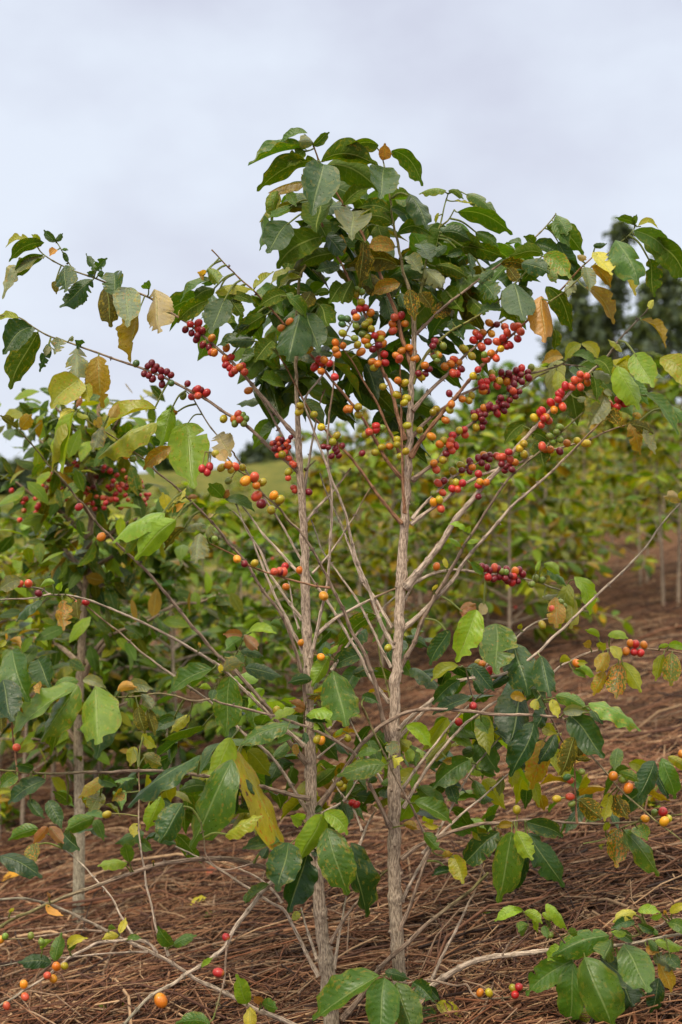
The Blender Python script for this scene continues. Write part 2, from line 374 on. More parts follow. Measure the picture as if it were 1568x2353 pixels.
def cherry_into(mb, c, r, axis, col, hi=True):
    """fruit: slightly long berry with a shallow dimpled calyx ring at its free end"""
    v, f = SP_HI if hi else SP_LO
    z = unit(axis); x = unit(np.cross(z, np.array((.31, .72, .17)))); y = np.cross(z, x)
    st = random.uniform(1.06, 1.30); sq = random.uniform(.93, 1.0)
    zz = v[:, 2] * st
    rr = np.hypot(v[:, 0], v[:, 1])
    zz = np.where((v[:, 2] > 0) & (rr < .3), zz - .10 * (1 - rr / .3), zz)
    p = c + r * (v[:, :1] * x * sq + v[:, 1:2] * y + zz[:, None] * z)
    cc = np.tile(np.array((*col, 1.)), (len(v), 1))
    ring = np.clip(1 - np.abs(rr - .05) / .28, 0, 1) * (v[:, 2] > 0)
    cc[:, :3] = cc[:, :3] * (1 - ring[:, None] * .8) + np.array((.10, .055, .02)) * ring[:, None] * .8
    base = np.clip((-v[:, 2] - .55) / .45, 0, 1)
    cc[:, :3] = cc[:, :3] * (1 - base[:, None] * .5) + np.array((.42, .27, .03)) * base[:, None] * .5
    mb.add(p, f, cc, np.zeros((len(v), 3)))
# ---------------------------------------------------------------- survey of the front bush (sheet letter, then x,y on that sheet)
# stems: radius listed per point as x,y,width
STEMS = ['L 690,1760,112 650,1350,104 640,1200,100 612,1000,88 592,800,84 580,640,80 I 548,1500,76 540,1300,76 535,1050,72 528,800,68 520,500,64 508,200,62 504,0,60 E 498,1300,54 487,1050,50 472,850,50 460,620,40 455,420,30 448,300,24 A 460,1120,20 500,960,15 530,800,11 560,640,8',
         'L 1105,1640,96 1092,1200,88 1072,900,92 1062,500,86 1064,200,84 I 1062,1400,88 1064,1000,76 1070,700,70 1090,400,66 1100,150,66 E 1108,1480,70 1122,1250,60 1138,1000,56 1150,800,50 1160,600,46 1166,400,42 1180,180,38 A 1188,1400,34 1180,1280,28 1162,1130,24 1120,1000,19 1100,900,18 1080,790,17 1058,690,15 1045,600,13 1030,500,12 1005,350,10 978,262,8']
# branches: start width, end width, start depth, end depth, tint, points
BR = '''
26 10 0 -.03 r E 1130,640 1110,580 1075,450 1040,310 985,190 A 940,1400 880,1270 840,1180 800,1090 730,950 660,820 590,650 540,510 512,420
28 10 0 -.02 r E 1175,180 1140,90 A 1110,1410 1080,1270 1020,1130 970,1000 905,860 850,740 800,670 745,575 690,490 600,330 578,270 555,205
22 8 0 .10 g A 1190,1380 1200,1250 1240,1080 1270,900 1310,800 1350,710 1375,600 1400,510
14 8 .09 .06 g A 1310,800 1350,720 1400,680 1440,610
20 8 0 .05 b A 1200,1390 1320,1270 1410,1190 B 195,655 400,500 560,390 650,310 760,190 775,160
22 8 0 -.05 g E 1180,290 1240,150 B 0,1000 100,915 280,810 410,715 520,600 690,430
28 12 0 .08 b E 1180,460 1300,320 1420,210 B 190,1070 290,980 350,900 400,860 480,815
30 8 0 -.18 r E 1165,750 1220,660 1290,570 1380,450 1450,370 B 239,1205 310,1120 390,1050 450,970 540,890 640,795 740,715 880,560 950,490 1015,430
10 7 -.18 -.20 g B 740,715 850,640 B 930,560 1150,370 1250,280 1275,235
26 12 0 .12 b E 1175,900 1260,830 1330,780 1400,680 1470,600 B 267,1465 400,1370 500,1290 590,1240 650,1190 730,1150
24 9 .02 .22 b E 1180,620 1250,540 1340,465 B 90,1370 180,1300 290,1255 420,1190 620,1165 760,1130 850,1080 930,985
8 6 .19 .22 b B 820,1110 900,1115 960,1125
24 8 0 -.08 w E 1170,1170 1260,1100 1380,1020 1450,960 G 130,410 260,340 400,280 540,240 620,200 700,170 780,150 900,120 990,90 1080,50 1170,15 B 1230,1490 1300,1470
22 10 0 .14 w E 1175,1140 1240,1060 1330,970 G 100,350 170,300 300,230 380,190
46 9 0 -.22 w E 1130,1570 1250,1430 1320,1340 1380,1260 1440,1150 1500,1080 G 267,451 330,370 400,300 460,230 520,150 570,100 B 650,1500 740,1400 800,1350 880,1270 1000,1150 1080,1085 1170,960 1260,860 1340,780 1365,725
30 9 0 -.15 b I 1090,600 1130,530 1190,420 1240,290 1310,150 1390,20 G 200,760 290,620 380,480 470,350 570,250 660,180 740,110 B 880,1470 950,1410
30 10 0 -.20 w I 1100,350 1200,270 1330,140 1440,20 G 180,890 280,760 390,640 480,530 590,430 740,300 870,170 930,110 1000,40 B 1020,1510 1100,1420 1170,1350
26 9 .03 .10 w I 1075,1000 1170,890 1430,690 J 200,500 480,455 660,330 740,250 850,150 950,50 G 1040,1060 1120,990 1200,915 1280,830 1350,750 1420,650 1500,550 1560,485 1620,400
24 8 .03 .30 w I 1090,1020 J 90,560 270,465 520,245 600,170 690,125 G 740,1210 790,1140 800,1080
22 9 .03 .20 w I 1120,1460 1220,1290 1310,1160 1420,1030 1500,940 J 267,735 400,640 600,560 700,500 810,415 900,365 1000,325 1100,310 1200,300 1300,305 1490,320 1620,340
32 8 0 -.28 b I 590,1450 720,1270 830,1100 900,1020 1000,935 1170,855 1370,845 1568,860 J 370,715 730,730 830,750 890,830 930,900 1000,980 1070,1060 1130,1130 1190,1200 1280,1280 1370,1360 1460,1430 1600,1540
26 10 0 -.12 b L 1110,530 1200,460 1330,400 1450,355 M 300,315 450,305 600,290 770,298 900,310 1050,313 1200,308 1320,298 1450,268 1600,250
20 9 .03 .16 w I 1110,1350 1220,1190 1330,1050 1450,900 1540,810 J 300,600 400,530
22 9 .03 .14 w L 1110,800 1180,660 1260,520 1320,400 J 130,1280 240,1080 330,970 430,860
20 9 .0 .12 w L 1240,500 1340,390 J 190,1340 310,1240 400,1160 490,1080
38 18 .02 -.10 b L 740,1540 850,1400 940,1260 1030,1160 1150,1060 1250,960 1400,840 1530,740 M 300,670 350,620
46 16 .03 -.25 w L 1180,1500 1290,1345 M 100,1260 230,1190 360,1150 500,1135 700,1110 900,1085 1100,1080 1300,1055 1420,1030 1600,1000
26 10 .03 .08 w L 1180,1480 1300,1290 1360,1150 1440,1000 1520,830 M 260,750 330,560
16 8 -.05 -.15 b L 1270,1290 M 60,1310 150,1330 215,1320 250,1375 310,1410 420,1405 500,1395 600,1345
18 10 -.25 -.30 b M 1600,905 1490,915 1440,950 1380,970 1270,1020
26 8 0 .10 b E 448,620 350,510 250,390 150,270 80,190 0,110 C 1350,840 1250,750 1160,680 1075,630 950,540 700,450 590,410 490,375 370,325 270,260 235,215
8 6 .09 .09 g C 470,370 420,300 380,220 345,170
22 9 0 .06 b E 465,850 385,670 330,560 260,430 200,350 150,275 125,230
26 8 0 .02 b E 462,840 380,770 280,690 200,610 120,540 0,470 C 1290,1170 1160,1100 1050,1045 960,1005 850,965 700,910 560,860 420,810 320,780 210,720 120,660 -40,640
22 8 .02 .10 w I 1030,800 910,640 850,510 760,360 690,240 600,100 530,0 E 480,1400 400,1250 310,1100 150,860 60,735 C 1470,1510 1340,1370 1280,1280 1210,1160 1165,1120
32 9 -.02 -.24 b I 1030,1040 980,850 940,670 880,500 800,360 740,210 680,90 E 590,1400 530,1300 460,1200 410,1160 340,1070 250,990 190,920 140,870 80,830 0,740 C 1290,1500
26 9 -.01 -.10 w I 1060,460 1000,340 950,230 900,80 E 860,1480 830,1400 790,1250 760,1120 700,960 660,860 610,720 560,590 520,480 495,410 530,340 610,240 690,90 745,5 A 770,1360 805,1300
22 10 -.03 -.16 w I 540,520 570,400 600,250 625,150 E 650,1480 660,1300 672,1100 668,950 650,800 645,650 660,450 680,320 685,150
24 9 0 -.10 r E 1108,1165 1000,1040 920,930 850,830 780,740 700,660 640,590 560,500 500,400 450,310 400,210 340,110
24 8 0 -.14 r E 1118,890 1030,790 970,690 900,560 840,470 760,370 700,300 620,200 540,110 470,30 A 420,1390 350,1300 250,1190 160,1100 60,1010 C 1470,380 1390,300 1330,235
20 9 0 -.05 r E 1100,740 1060,640 1010,540 960,420 900,320 850,240 800,150 740,70
22 9 -.03 -.08 r E 1128,1100 1120,960 1115,800 1110,600 1105,400 1100,200 1100,130
22 10 .02 .14 w E 510,1150 590,1060 690,950 790,820
14 7 -.03 -.02 w E 550,1480 640,1380 720,1270 800,1140 912,950
20 8 .02 .10 w E 500,970 520,830 540,700 570,540 600,400 630,320
14 8 .02 .05 b E 505,830 570,770
20 9 .03 .16 w I 1045,580 1000,500 950,390 900,290 850,190 770,70 720,0 E 620,1350 580,1250 540,1140
22 9 .02 .20 w I 1050,330 990,230 930,130 E 870,1540 800,1360 740,1200 690,1090 630,950 600,850
24 8 .02 .14 w E 495,1500 410,1420 310,1310 230,1220 150,1110 70,1010
24 9 .02 .05 w I 495,490 420,340 370,240 310,120 260,0 E 210,1370 160,1240 110,1150 50,1090
22 9 .02 .10 w I 485,280 400,170 330,60 E 280,1480 230,1350 150,1230 100,1120 70,1040
16 8 .03 .10 w I 465,340 430,220 410,80 400,40
26 8 -.02 -.30 b I 510,830 490,650 440,460 380,300 320,200 250,110 190,20 E 150,1430 90,1360 20,1290 F 1380,510 1320,440 1260,380 1180,300 1090,220 990,140 930,80 850,20 C 780,1450 700,1400 600,1340 530,1290 470,1230
14 9 -.22 -.32 r I 660,80 560,70 450,40 340,10 E 250,1470 130,1420 60,1370 0,1335 F 1320,590
30 9 -.02 -.34 b I 510,1180 420,1070 360,970 290,860 170,720 60,600 F 1340,1260 1260,1160 1200,1100 1130,1010 1050,910 980,830 930,770 860,700 770,620 680,530 610,460 540,360 480,300 430,230 370,160 300,90 240,10 C 150,1400 110,1360 80,1310
26 10 .02 -.20 w I 495,1070 380,970 130,730 10,610 F 1370,1350 1240,1270 1070,1170 880,1075 660,980 540,935 430,910 320,905 260,870 180,860 100,855
12 8 -.18 -.22 w F 320,905 170,930 60,935 -20,945
22 9 .02 -.12 w I 515,1480 400,1290 330,1190 240,1090 110,985 H 1350,660 1180,540 F 1080,1410 970,1330 890,1270 800,1190 720,1120 640,1060 580,1010 530,970 430,915
26 14 -.05 -.36 b L 530,160 H 1600,1160 1400,1120 1190,1095 980,1072 800,1075 680,1080 540,1080 400,1090 250,1090 110,1080 -30,1060
12 9 -.34 -.36 r H 110,1080 95,960 80,850 75,760
26 9 -.02 -.26 b L 1040,340 960,170 900,50 I 880,1240 820,1130 730,1060 620,1000 490,945 290,880 140,840 H 1400,650 1320,625 1210,635 1090,600 970,588 820,610 700,612
24 10 -.03 -.12 b L 1098,980 1140,880 1200,720 1270,520 1295,460 1240,350 1170,200 1090,60 I 1040,1200 960,1040 890,880 860,820
38 18 -.02 -.40 b L 580,640 400,620 260,590 100,550 K 1410,530 1200,540 1070,555 950,580 810,630 710,665 600,705 480,745 340,800 270,830 180,870 100,900 -30,980
10 8 -.38 -.40 b K 100,895 -30,910
34 14 .00 -.25 w L 640,1680 400,1560 200,1480 K 1520,1430 1440,1390 1340,1340 1230,1290 1160,1240 1050,1170 930,1110 800,1050 680,990 540,920 440,870 330,830 200,790 100,780 -30,790
14 8 -.20 -.24 b K 640,985 500,980 380,1000 250,1020 100,1035 -30,1035
14 8 -.15 -.22 w K 930,1115 800,1120 650,1130 500,1145 350,1155 200,1170 100,1185 -30,1215
20 13 -.15 -.36 w K 980,1120 950,1080 880,1045 760,1045 620,1060 540,1100 440,1150 390,1190 320,1250 240,1305 150,1360 60,1420 -30,1470
16 8 -.1 .05 w K 1060,1140 1020,1050 980,970 950,820 920,700 900,560 880,420 870,300 872,200 H 875,1200 870,1050
14 8 -.12 .10 w K 830,1010 760,890 690,760 590,650 510,560 400,470
30 20 -.02 -.30 w L 330,660 260,710 160,840 K 1540,880 1480,960 1430,1050 1400,1100 1280,1190 1180,1250 1080,1320 950,1390 860,1480 780,1570
16 10 -.22 -.26 b K 1425,1080 1415,1200 1405,1320 1380,1390 1350,1500
26 10 .03 .12 w L 590,1270 540,1180 480,1060 420,940 370,850 280,800 170,730 90,680 0,620 K 1310,560 1200,500 1100,455
24 9 .04 .2 w L 580,1170 560,1100 510,960 480,840
18 8 .04 .15 w L 360,810 300,730 200,650 100,600 -20,560
24 10 .04 .22 w L 685,1230 710,1050 740,900 760,770
24 12 0 .05 b L 660,1060 740,930 800,840 940,680 1030,590
24 9 .04 .2 w L 835,470 890,330 950,220
16 8 .04 .2 w L 862,360 820,250 780,190 700,80 660,0 I 610,1200
22 8 .02 .12 w I 600,1500 740,1420 850,1260
26 12 .02 .05 w I 572,375 690,280 770,230 910,155 1075,85
22 8 .04 .35 w E 1140,1570 1280,1490 G 80,915 180,912 320,930 450,940 580,965 680,990 740,1015 830,1045
20 9 .05 .18 w I 670,600 780,430 900,290 1000,200 1075,130
16 8 .02 .10 w I 1130,160 1180,60 E 1250,1420 1340,1280
20 8 .05 .16 w I 1000,1320 960,1250 900,1150 850,1040 780,900
14 7 .03 .15 w I 580,1150 650,1090 720,1040 790,990
16 8 .03 .10 w I 650,970 710,890
14 7 .1 .15 g I 1040,780 1000,620 970,500 950,280
14 8 -.05 -.10 b J 290,705 250,600 210,430 190,415
14 8 -.06 -.14 b J 840,930 800,850 730,710 690,620 660,570
14 9 -.20 -.24 r M 910,310 900,180 895,60 J 895,950
14 7 .0 -.02 b M 340,650 300,560 310,420 M 420,310
10 7 -.2 -.2 b M 440,1140 500,1040 590,990 600,930 565,860
10 7 -.25 -.28 b M 830,1060 790,1010 740,965
16 9 -.03 -.10 r I 940,1000 890,900 860,830
10 8 -.1 -.12 g L 640,240 600,260 540,330 410,440
10 8 -.3 -.34 b K 1590,560 1400,600 1300,520 1280,400 1260,300
12 8 -.02 -.16 b I 500,940 500,870 510,800
10 7 -.12 -.2 g I 0,520 60,510 110,420 125,380
10 7 -.05 -.10 b L 1280,1290 1200,1300 1120,1310 1000,1270 950,1265
10 7 -.2 -.25 g H 1320,620 1370,520 1390,440
10 7 -.1 -.12 g J 1390,1350 M 1180,345 1070,410 950,436
'''
# leaves: base x,y, tip x,y, widest, tint, upward bulge, flags (c chewed, z+/-depth)
LV = '''
A 520,130,340,195,62,g,16 560,192,462,182,80,k 555,210,658,122,50,u 515,235,145,335,80,g,26 500,240,388,345,85,u 575,300,200,495,85,u,32 505,440,270,505,62,o,24 508,445,602,378,42,L 504,440,482,385,36,y
A 620,325,545,650,230,d,0,z-.04 600,560,575,755,190,u,0,z.02 605,305,965,335,110,u,55 640,330,970,490,170,u,40,z.03 965,205,700,270,75,u,28 1002,298,1005,190,78,b,0,z-.02 1045,240,1245,462,85,u,45 1000,345,972,545,190,d,0,z-.03
A 745,580,920,470,90,u,20 1040,625,830,600,90,u,25 1050,700,880,640,100,u,20 800,620,800,805,215,k,0,cz-.05 730,765,755,890,48,o 870,810,845,1100,95,v,0,z-.04 1045,600,1150,640,55,d 1040,540,1172,520,62,u,30 1160,510,1270,732,130,d,15,z-.03
A 1080,765,1300,775,90,u,55 330,490,295,685,90,l 335,500,215,690,60,y 400,500,450,592,62,g 420,590,270,660,62,g 245,640,215,870,62,g 400,690,265,885,180,d,10,z-.03 600,780,325,980,190,u,40 700,880,470,960,110,u,20 720,960,570,995,90,d 640,770,740,900,110,d
A 800,1050,735,1200,110,u 1070,840,885,850,100,o,20 1085,960,760,965,120,v,45 1100,1070,920,1150,90,o,20 1230,825,1295,940,130,d,0,c 1150,900,1240,1012,100,k,0,cz-.03 1255,980,1360,1095,105,k,0,cz-.02 1160,1110,1190,1310,95,v,0,z-.02 1230,1130,1300,1240,85,v 1095,1130,1130,1230,70,d
A 1390,490,1215,512,55,l,22 1402,490,1500,545,45,u,18 1345,630,1320,700,22,y 60,1150,195,1200,55,g 180,1105,312,998,50,y,0,c 442,985,283,1085,50,y,26 485,1040,330,1110,50,y,24 390,1140,210,1215,95,u,10 385,1135,512,1290,80,g,10,z-.02 540,1120,480,1240,110,v 560,1140,670,1130,50,u,10 740,1080,650,1200,110,u 590,1200,650,1340,140,u
A 470,1265,400,1562,200,d,0,z-.05 515,1260,590,1510,170,d,0,z-.02 250,1270,70,1412,90,u,10 190,1430,0,1440,75,d,10 300,1430,180,1568,110,u 420,880,380,1010,100,u,0,z.03 560,640,640,790,120,u,0,z.04 780,700,900,830,120,u,0,z.05 960,700,1010,860,110,u,0,z.05 880,1000,960,1150,120,v,0,z.06 1000,1150,1060,1310,110,d,0,z.05
B 215,40,420,212,105,g,25 160,152,506,296,75,u,42 140,82,270,102,24,y,-10 60,280,245,335,92,d,20 270,280,415,375,72,g,12 180,372,462,442,90,u,20 90,365,-10,440,60,d 190,400,85,435,55,d 230,410,255,572,52,d,0,c 20,490,225,570,90,u,20 0,510,62,630,80,k,0,c 385,520,290,595,72,d,0,c 300,590,395,705,140,d,10,c
B 430,475,615,500,62,v,20 700,420,480,432,82,u,24 470,500,550,592,72,v 640,355,570,305,62,u 640,350,800,425,90,d,10 780,172,845,302,95,g 720,240,950,425,110,u,30 760,210,862,375,90,g,0,z-.01 790,340,905,545,100,d 700,420,872,572,115,l,25,z-.03 560,475,738,540,112,d,12,z-.04 510,600,578,835,205,d,0,z-.06 440,762,280,800,58,d,15
B 685,680,705,975,162,O,0,z.03 715,620,880,905,92,u,25 770,890,765,1022,60,u 730,500,780,600,62,l 910,425,968,455,45,o 880,580,850,688,72,k,0,c 965,500,985,652,90,k,0,z-.03 1000,490,1120,632,80,o,20 960,625,1140,860,110,o,32 1025,405,1130,552,122,Y,0,cz-.03 1150,430,1275,682,90,Y,15 1010,365,1098,350,36,d,-10
B 1150,330,1290,612,190,g,15,z-.03 1365,445,1392,690,115,u,0,c 1265,270,1492,447,118,g,35,z-.03 1330,330,1600,610,120,u,45 1290,242,1420,262,42,y,28 1272,235,1145,190,38,u,10 1262,235,1285,168,36,u 1310,830,1465,1012,72,o,34,c 1390,705,1358,762,38,Y 1190,1032,1102,952,42,y,10
B 1270,1040,1390,1255,155,L,0,z-.04 1160,1120,1300,1395,150,L,0,z-.03 1430,1070,1640,1260,150,y,30 1190,1272,1285,1335,62,L 930,980,830,1085,72,y,20 940,975,1040,1085,72,y,25 820,1062,685,1105,75,o,20 880,1050,1032,1110,62,g,20 1010,1155,1155,1215,82,k,0,c 1020,1080,1125,1185,92,u,20 785,1150,805,1290,80,y 1010,1185,1030,1340,72,u 1080,1270,1130,1310,40,k 960,1290,1090,1320,60,k 1085,1310,980,1512,115,k,0,c 1085,1390,1190,1505,90,v 905,1322,965,1332,42,k
B 1335,1290,1545,1555,100,g,30 1480,1370,1590,1490,82,g 1215,1492,1390,1545,82,v,20 1255,1420,1315,1442,42,o 560,1150,430,1260,70,u,0,z.1 540,830,420,770,90,u,20,z.03 80,640,200,780,120,u,0,z.05 100,700,20,820,110,v,0,z.05 240,690,330,800,110,u,0,z.05 120,830,200,960,90,d,0,z.03
G 1240,-10,1310,190,95,o,0,c 1330,30,1400,186,72,k,0,c 580,-10,450,125,90,u,20,z.05 620,50,745,110,70,u,10,z.05 660,100,705,262,115,u,0,z.08 240,862,322,940,52,g 890,952,990,1195,105,L,30 860,1000,790,1280,105,y 700,870,800,942,62,L,14 720,912,842,1012,52,g,14 885,1080,870,1280,115,y 770,1080,780,1275,115,o 650,912,682,850,30,L 690,1080,790,1060,30,k
G 210,672,95,622,36,L,12 210,672,242,630,36,L 182,762,100,712,30,L,10 220,742,300,726,30,L,8 92,900,75,830,32,Y 1560,482,1448,455,72,t,20,c 1560,470,1600,400,60,y 545,1280,560,1245,30,y 0,1040,35,1000,24,Y
C 195,182,35,222,52,y,26 280,190,55,312,55,u,28 285,275,15,545,120,k,55,c 270,265,90,420,60,u,45 350,185,275,108,52,d 350,180,396,130,36,d 255,182,198,138,40,y 352,230,312,275,46,O 390,232,432,236,20,g 400,250,432,320,32,d 410,330,412,500,150,d,0,c 580,420,375,598,135,d,0,c 342,430,355,515,42,v 600,370,540,255,52,d,0,c 600,360,676,285,62,d,0,c 610,392,655,378,42,d 590,390,545,375,40,d
C 715,380,732,550,140,d,0,c 660,470,698,722,132,v 800,470,800,722,168,k,0,z-.03 968,480,1002,755,180,t,0,cz-.03 880,585,820,945,130,o,0,c 940,482,905,440,62,g 1330,420,1130,565,62,g,20 1302,350,1370,452,82,l 1280,400,1238,375,62,O 1350,480,1222,545,90,u,16 1310,550,1108,692,98,u,20 1350,505,1600,485,75,y,38 1440,522,1580,562,62,u,10 1450,545,1530,655,82,u 1412,540,1318,762,170,d,0,z-.03 1400,640,1482,692,62,u 1568,705,1458,755,52,d,10 1568,790,1360,842,72,d,16
C 200,720,18,892,165,d,25,z-.02 240,750,65,1112,128,u,15 120,662,-40,692,52,y,22 312,822,248,1002,72,d,0,c 385,792,342,892,90,k,0,c 430,800,465,785,32,k 300,830,290,900,50,k 510,832,470,800,62,d 488,840,490,1062,142,k,0,c 618,900,650,1230,152,o,0,c 500,1045,320,1232,195,y,20,z.04 540,1080,560,1190,90,y,0,z.04 470,1240,368,1302,62,Y,10 465,1250,395,1640,112,L,0,z-.02 400,1270,325,1628,85,y,12 480,1222,515,1155,36,b 485,1255,560,1292,32,y 560,1255,548,1225,20,L 600,1345,640,1282,62,t,0,c 640,1340,582,1500,92,k,0,c 130,1362,200,1265,85,o,0 115,1352,0,1272,52,v,0
C 985,1232,640,1382,95,y,34 985,1322,610,1542,132,y,26 1075,1230,1010,1472,122,L,0,z-.04 1168,1320,1218,1735,248,L,0,z-.02 1070,1470,900,1615,92,o,15 1372,1390,1450,1535,145,t,0,c 1100,1275,1095,1235,30,b 1380,1500,1420,1568,80,t 740,1200,690,1290,70,o
F 1035,395,705,582,112,L,34,z-.03 1105,440,846,692,145,L,14,z-.04 862,560,778,655,52,l 1060,392,1020,265,72,Y 1085,330,1168,238,38,Y 1082,392,1162,330,42,O 1180,350,1078,420,72,g,14 1180,302,1242,290,32,b 1160,490,1032,632,62,v,10,c 1150,505,1290,470,52,k,14,c 1255,522,1222,712,128,k,0,c 1290,540,1345,480,60,k,0,c 1400,302,1310,210,92,g 1402,302,1438,248,40,b 1415,310,1600,390,65,g,24 1350,390,1455,380,50,g,10 1330,400,1310,430,30,t
F 130,812,-10,882,92,k,10 265,942,100,1082,62,d,20 345,832,250,862,42,L,18 370,882,390,825,42,L 410,900,430,865,22,L 395,940,400,1135,108,o,0,c 480,945,500,1062,92,v 1255,1240,1245,1205,20,O
H 62,252,130,305,48,o,24 35,252,0,302,40,y 40,250,40,208,18,O 80,312,188,642,200,g,0,z-.05 240,372,320,560,150,d,0,z-.02 20,500,80,765,180,D 490,535,60,872,118,l,30,z-.03 490,535,255,892,165,l,0,z-.05 430,580,320,978,72,u 600,540,615,908,255,l,0,z-.07 670,630,605,1000,205,d,0,z-.02 495,512,330,548,62,g,22 520,502,668,552,62,k,20 735,570,862,552,62,O,22 800,580,965,560,85,k,40 890,590,955,682,70,k 870,670,912,842,82,v 930,680,972,852,72,v 240,520,250,590,60,o 0,700,10,830,70,v
H 1335,432,1048,602,108,g,30,z-.02 1400,442,1532,400,82,k,26,z-.02 1445,480,1412,860,180,g,0,z-.05 1325,562,1245,552,42,L,12 1345,562,1330,632,52,d 1390,462,1386,400,32,Y 1520,240,1418,320,85,g,10,z-.02 1522,218,1398,215,62,b 1450,865,1290,1228,148,L,0,z-.08 1460,1000,1192,1562,228,g,0,z-.05 1262,975,800,1302,95,d,40,z-.02 1190,1105,940,1292,62,v,20 1150,1275,1000,1522,165,d,0 1470,1175,1380,1425,130,D 1010,1235,920,1452,108,L,0,z.02 1440,1150,1600,1220,90,d,20
H 290,1130,50,1282,100,d,24 110,1100,0,1180,90,g,10 180,1255,282,1372,52,d 298,1422,208,1532,62,b,0,z-.03 308,1422,402,1532,72,b,0,z-.03 240,1432,50,1512,88,g,10,z.0 400,1465,505,1570,112,d,0,z.02 690,1130,490,1245,72,w,24,z.05 640,1212,560,1330,112,q,0,z.08 770,1200,700,1262,72,q,0,z.05 890,850,985,925,82,y,0,z.06 845,920,815,1045,72,y,0,z.06 900,970,1015,1040,90,q,0,z.08 1190,722,1070,832,62,y,10,z.05 1290,790,1012,882,62,u,20,z.05 1110,740,985,770,60,d,16,z.05 440,1280,330,1200,70,u,10,z.05 620,1120,740,1170,70,g,10,z.05 210,1060,100,1040,70,d,12
K 200,440,228,552,102,q,0,z.02 0,515,268,652,88,D,24 860,310,840,400,70,Y,0,z.04 880,420,960,480,70,g,0,z.04 1560,740,1540,810,50,g 800,560,610,578,52,L,22 812,557,785,438,82,g,0,z-.01 1082,1075,990,952,82,g 1085,1076,1238,1012,52,g,18 345,1175,388,992,82,g,0,z-.03 322,1188,110,1182,72,D,16 430,1090,556,1030,52,Y,28 745,1015,640,1038,52,Y,12 752,1000,790,902,46,Y 430,1112,470,1050,52,g 255,1100,336,1040,42,L,12 800,1030,892,1030,32,g,8 1265,1210,1340,1150,26,L 1320,1570,1100,1565,92,g,24 680,980,720,960,40,g 310,780,300,740,22,b 960,555,965,540,18,O 290,820,400,890,26,O,-20 60,870,90,840,24,Y
I 680,600,762,950,222,g,0,z-.06 655,510,545,702,102,L,0,z-.06 640,502,625,450,42,L 650,492,716,435,32,L 545,655,395,680,72,d,12 610,740,520,775,42,v 445,842,292,912,52,L,24 505,840,400,790,50,b,12 505,850,430,838,40,b 510,880,735,900,62,L,38 510,900,645,930,62,d,16 400,940,98,1066,100,g,22,z-.04 640,890,655,975,42,L 740,962,690,1012,30,L 500,985,510,1062,42,d 560,940,600,965,40,L 120,378,205,470,72,b,0,z-.02 145,362,328,370,52,L,22 285,305,360,320,50,g,10 100,480,245,512,52,d,16 60,512,122,572,70,g,10 -40,640,-80,640,20,g
I 950,255,690,465,110,u,24,z.1 900,485,660,592,100,d,20,z.1 800,620,965,605,72,d,14,z.08 1130,390,1272,455,72,d,14,z.06 860,762,965,805,62,d,10,z.06 1000,420,1060,560,80,d,0,z.1 1140,945,1300,1082,92,L,26,z-.04 1095,1035,1155,1092,80,y 1065,1030,1040,1132,90,k,0,cz-.03 1050,1135,1090,1192,82,Y,0,cz-.03 960,1105,820,1142,42,g,12 1005,1190,700,1262,102,g,24,z-.02 900,1075,835,1100,40,L,8 900,1300,960,1280,40,d 980,1310,1120,1300,46,g,16 900,1180,920,1300,60,k 440,1060,450,1140,46,o 560,1330,700,1200,80,u,0,z.08 820,1390,960,1420,80,d,14,z.08 1010,1340,1000,1400,80,d,0,z.06
I 1160,1060,1200,1200,90,g,0,z.06 1210,1330,1380,1480,110,g,10,z.06 1130,1090,1180,1170,70,L,0,z.05 700,1460,640,1560,90,g,0,z.02 740,1430,780,1560,90,d,0,z.02 600,1180,610,1290,50,y,0,z.06 350,1160,290,1280,80,d,0,z.06 330,1050,430,1020,40,g,10 300,1150,420,1030,60,g,0,z.05
J 165,412,-10,515,62,y,20 170,502,0,655,100,d,14,z-.02 240,612,0,722,62,D,20 280,62,150,392,168,L,0,z-.06 110,190,-15,412,100,d,10,z-.02 400,148,402,470,230,g,0,z-.07 510,270,600,602,210,d,0,z-.08 685,350,742,610,142,d,0,z-.04 172,85,275,25,60,b,14 325,20,305,102,60,t 275,40,180,130,62,b,10 565,560,480,912,245,D,0,z-.06 640,760,490,1112,128,D,0 700,680,650,805,108,D 490,602,592,622,62,o,10,z-.08 250,412,390,572,82,D,0,z-.02 260,505,322,592,62,D 480,482,350,562,52,D,14
J 775,600,990,692,90,g,20,z-.03 820,700,965,700,72,k,14,z-.03 980,650,1310,822,92,l,44,z-.05 860,722,1080,992,180,d,10,z-.02 1000,690,1072,782,80,d 750,622,790,742,62,Y,0,z-.03 655,620,640,690,60,y 770,842,662,1032,72,D,0,z-.06 690,880,622,1190,150,w,0,z-.02 890,862,800,1102,132,v,0,z-.04 700,800,785,842,80,y 905,880,930,1000,60,v
J 270,882,420,1082,160,g,0,z.06 100,832,262,925,62,L,10,z.05 300,742,350,842,90,g,0,z.06 235,1005,0,1182,150,g,20,z-.02 95,1140,160,1282,82,d 300,1070,400,1100,60,g,0,z.05 1395,1010,1290,1242,140,d,0,z.06 1440,992,1522,1252,112,g,0,z.04 1480,982,1590,1082,62,y,20 1170,1082,1295,1142,62,g,14 1110,1210,1080,1392,92,y,0,z.06 1140,1220,1230,1375,112,v,0,z.06 920,1250,1060,1370,120,v,0,z.08 960,1380,1090,1320,60,g,0,z.08 510,1040,500,1180,70,y,0,z.08 440,1110,420,1230,60,q,0,z.08 260,1130,330,1250,80,g,0,z.08 120,1010,60,1010,50,o 1390,1060,1480,1250,80,D,0,z.08 900,1000,1000,1000,40,v
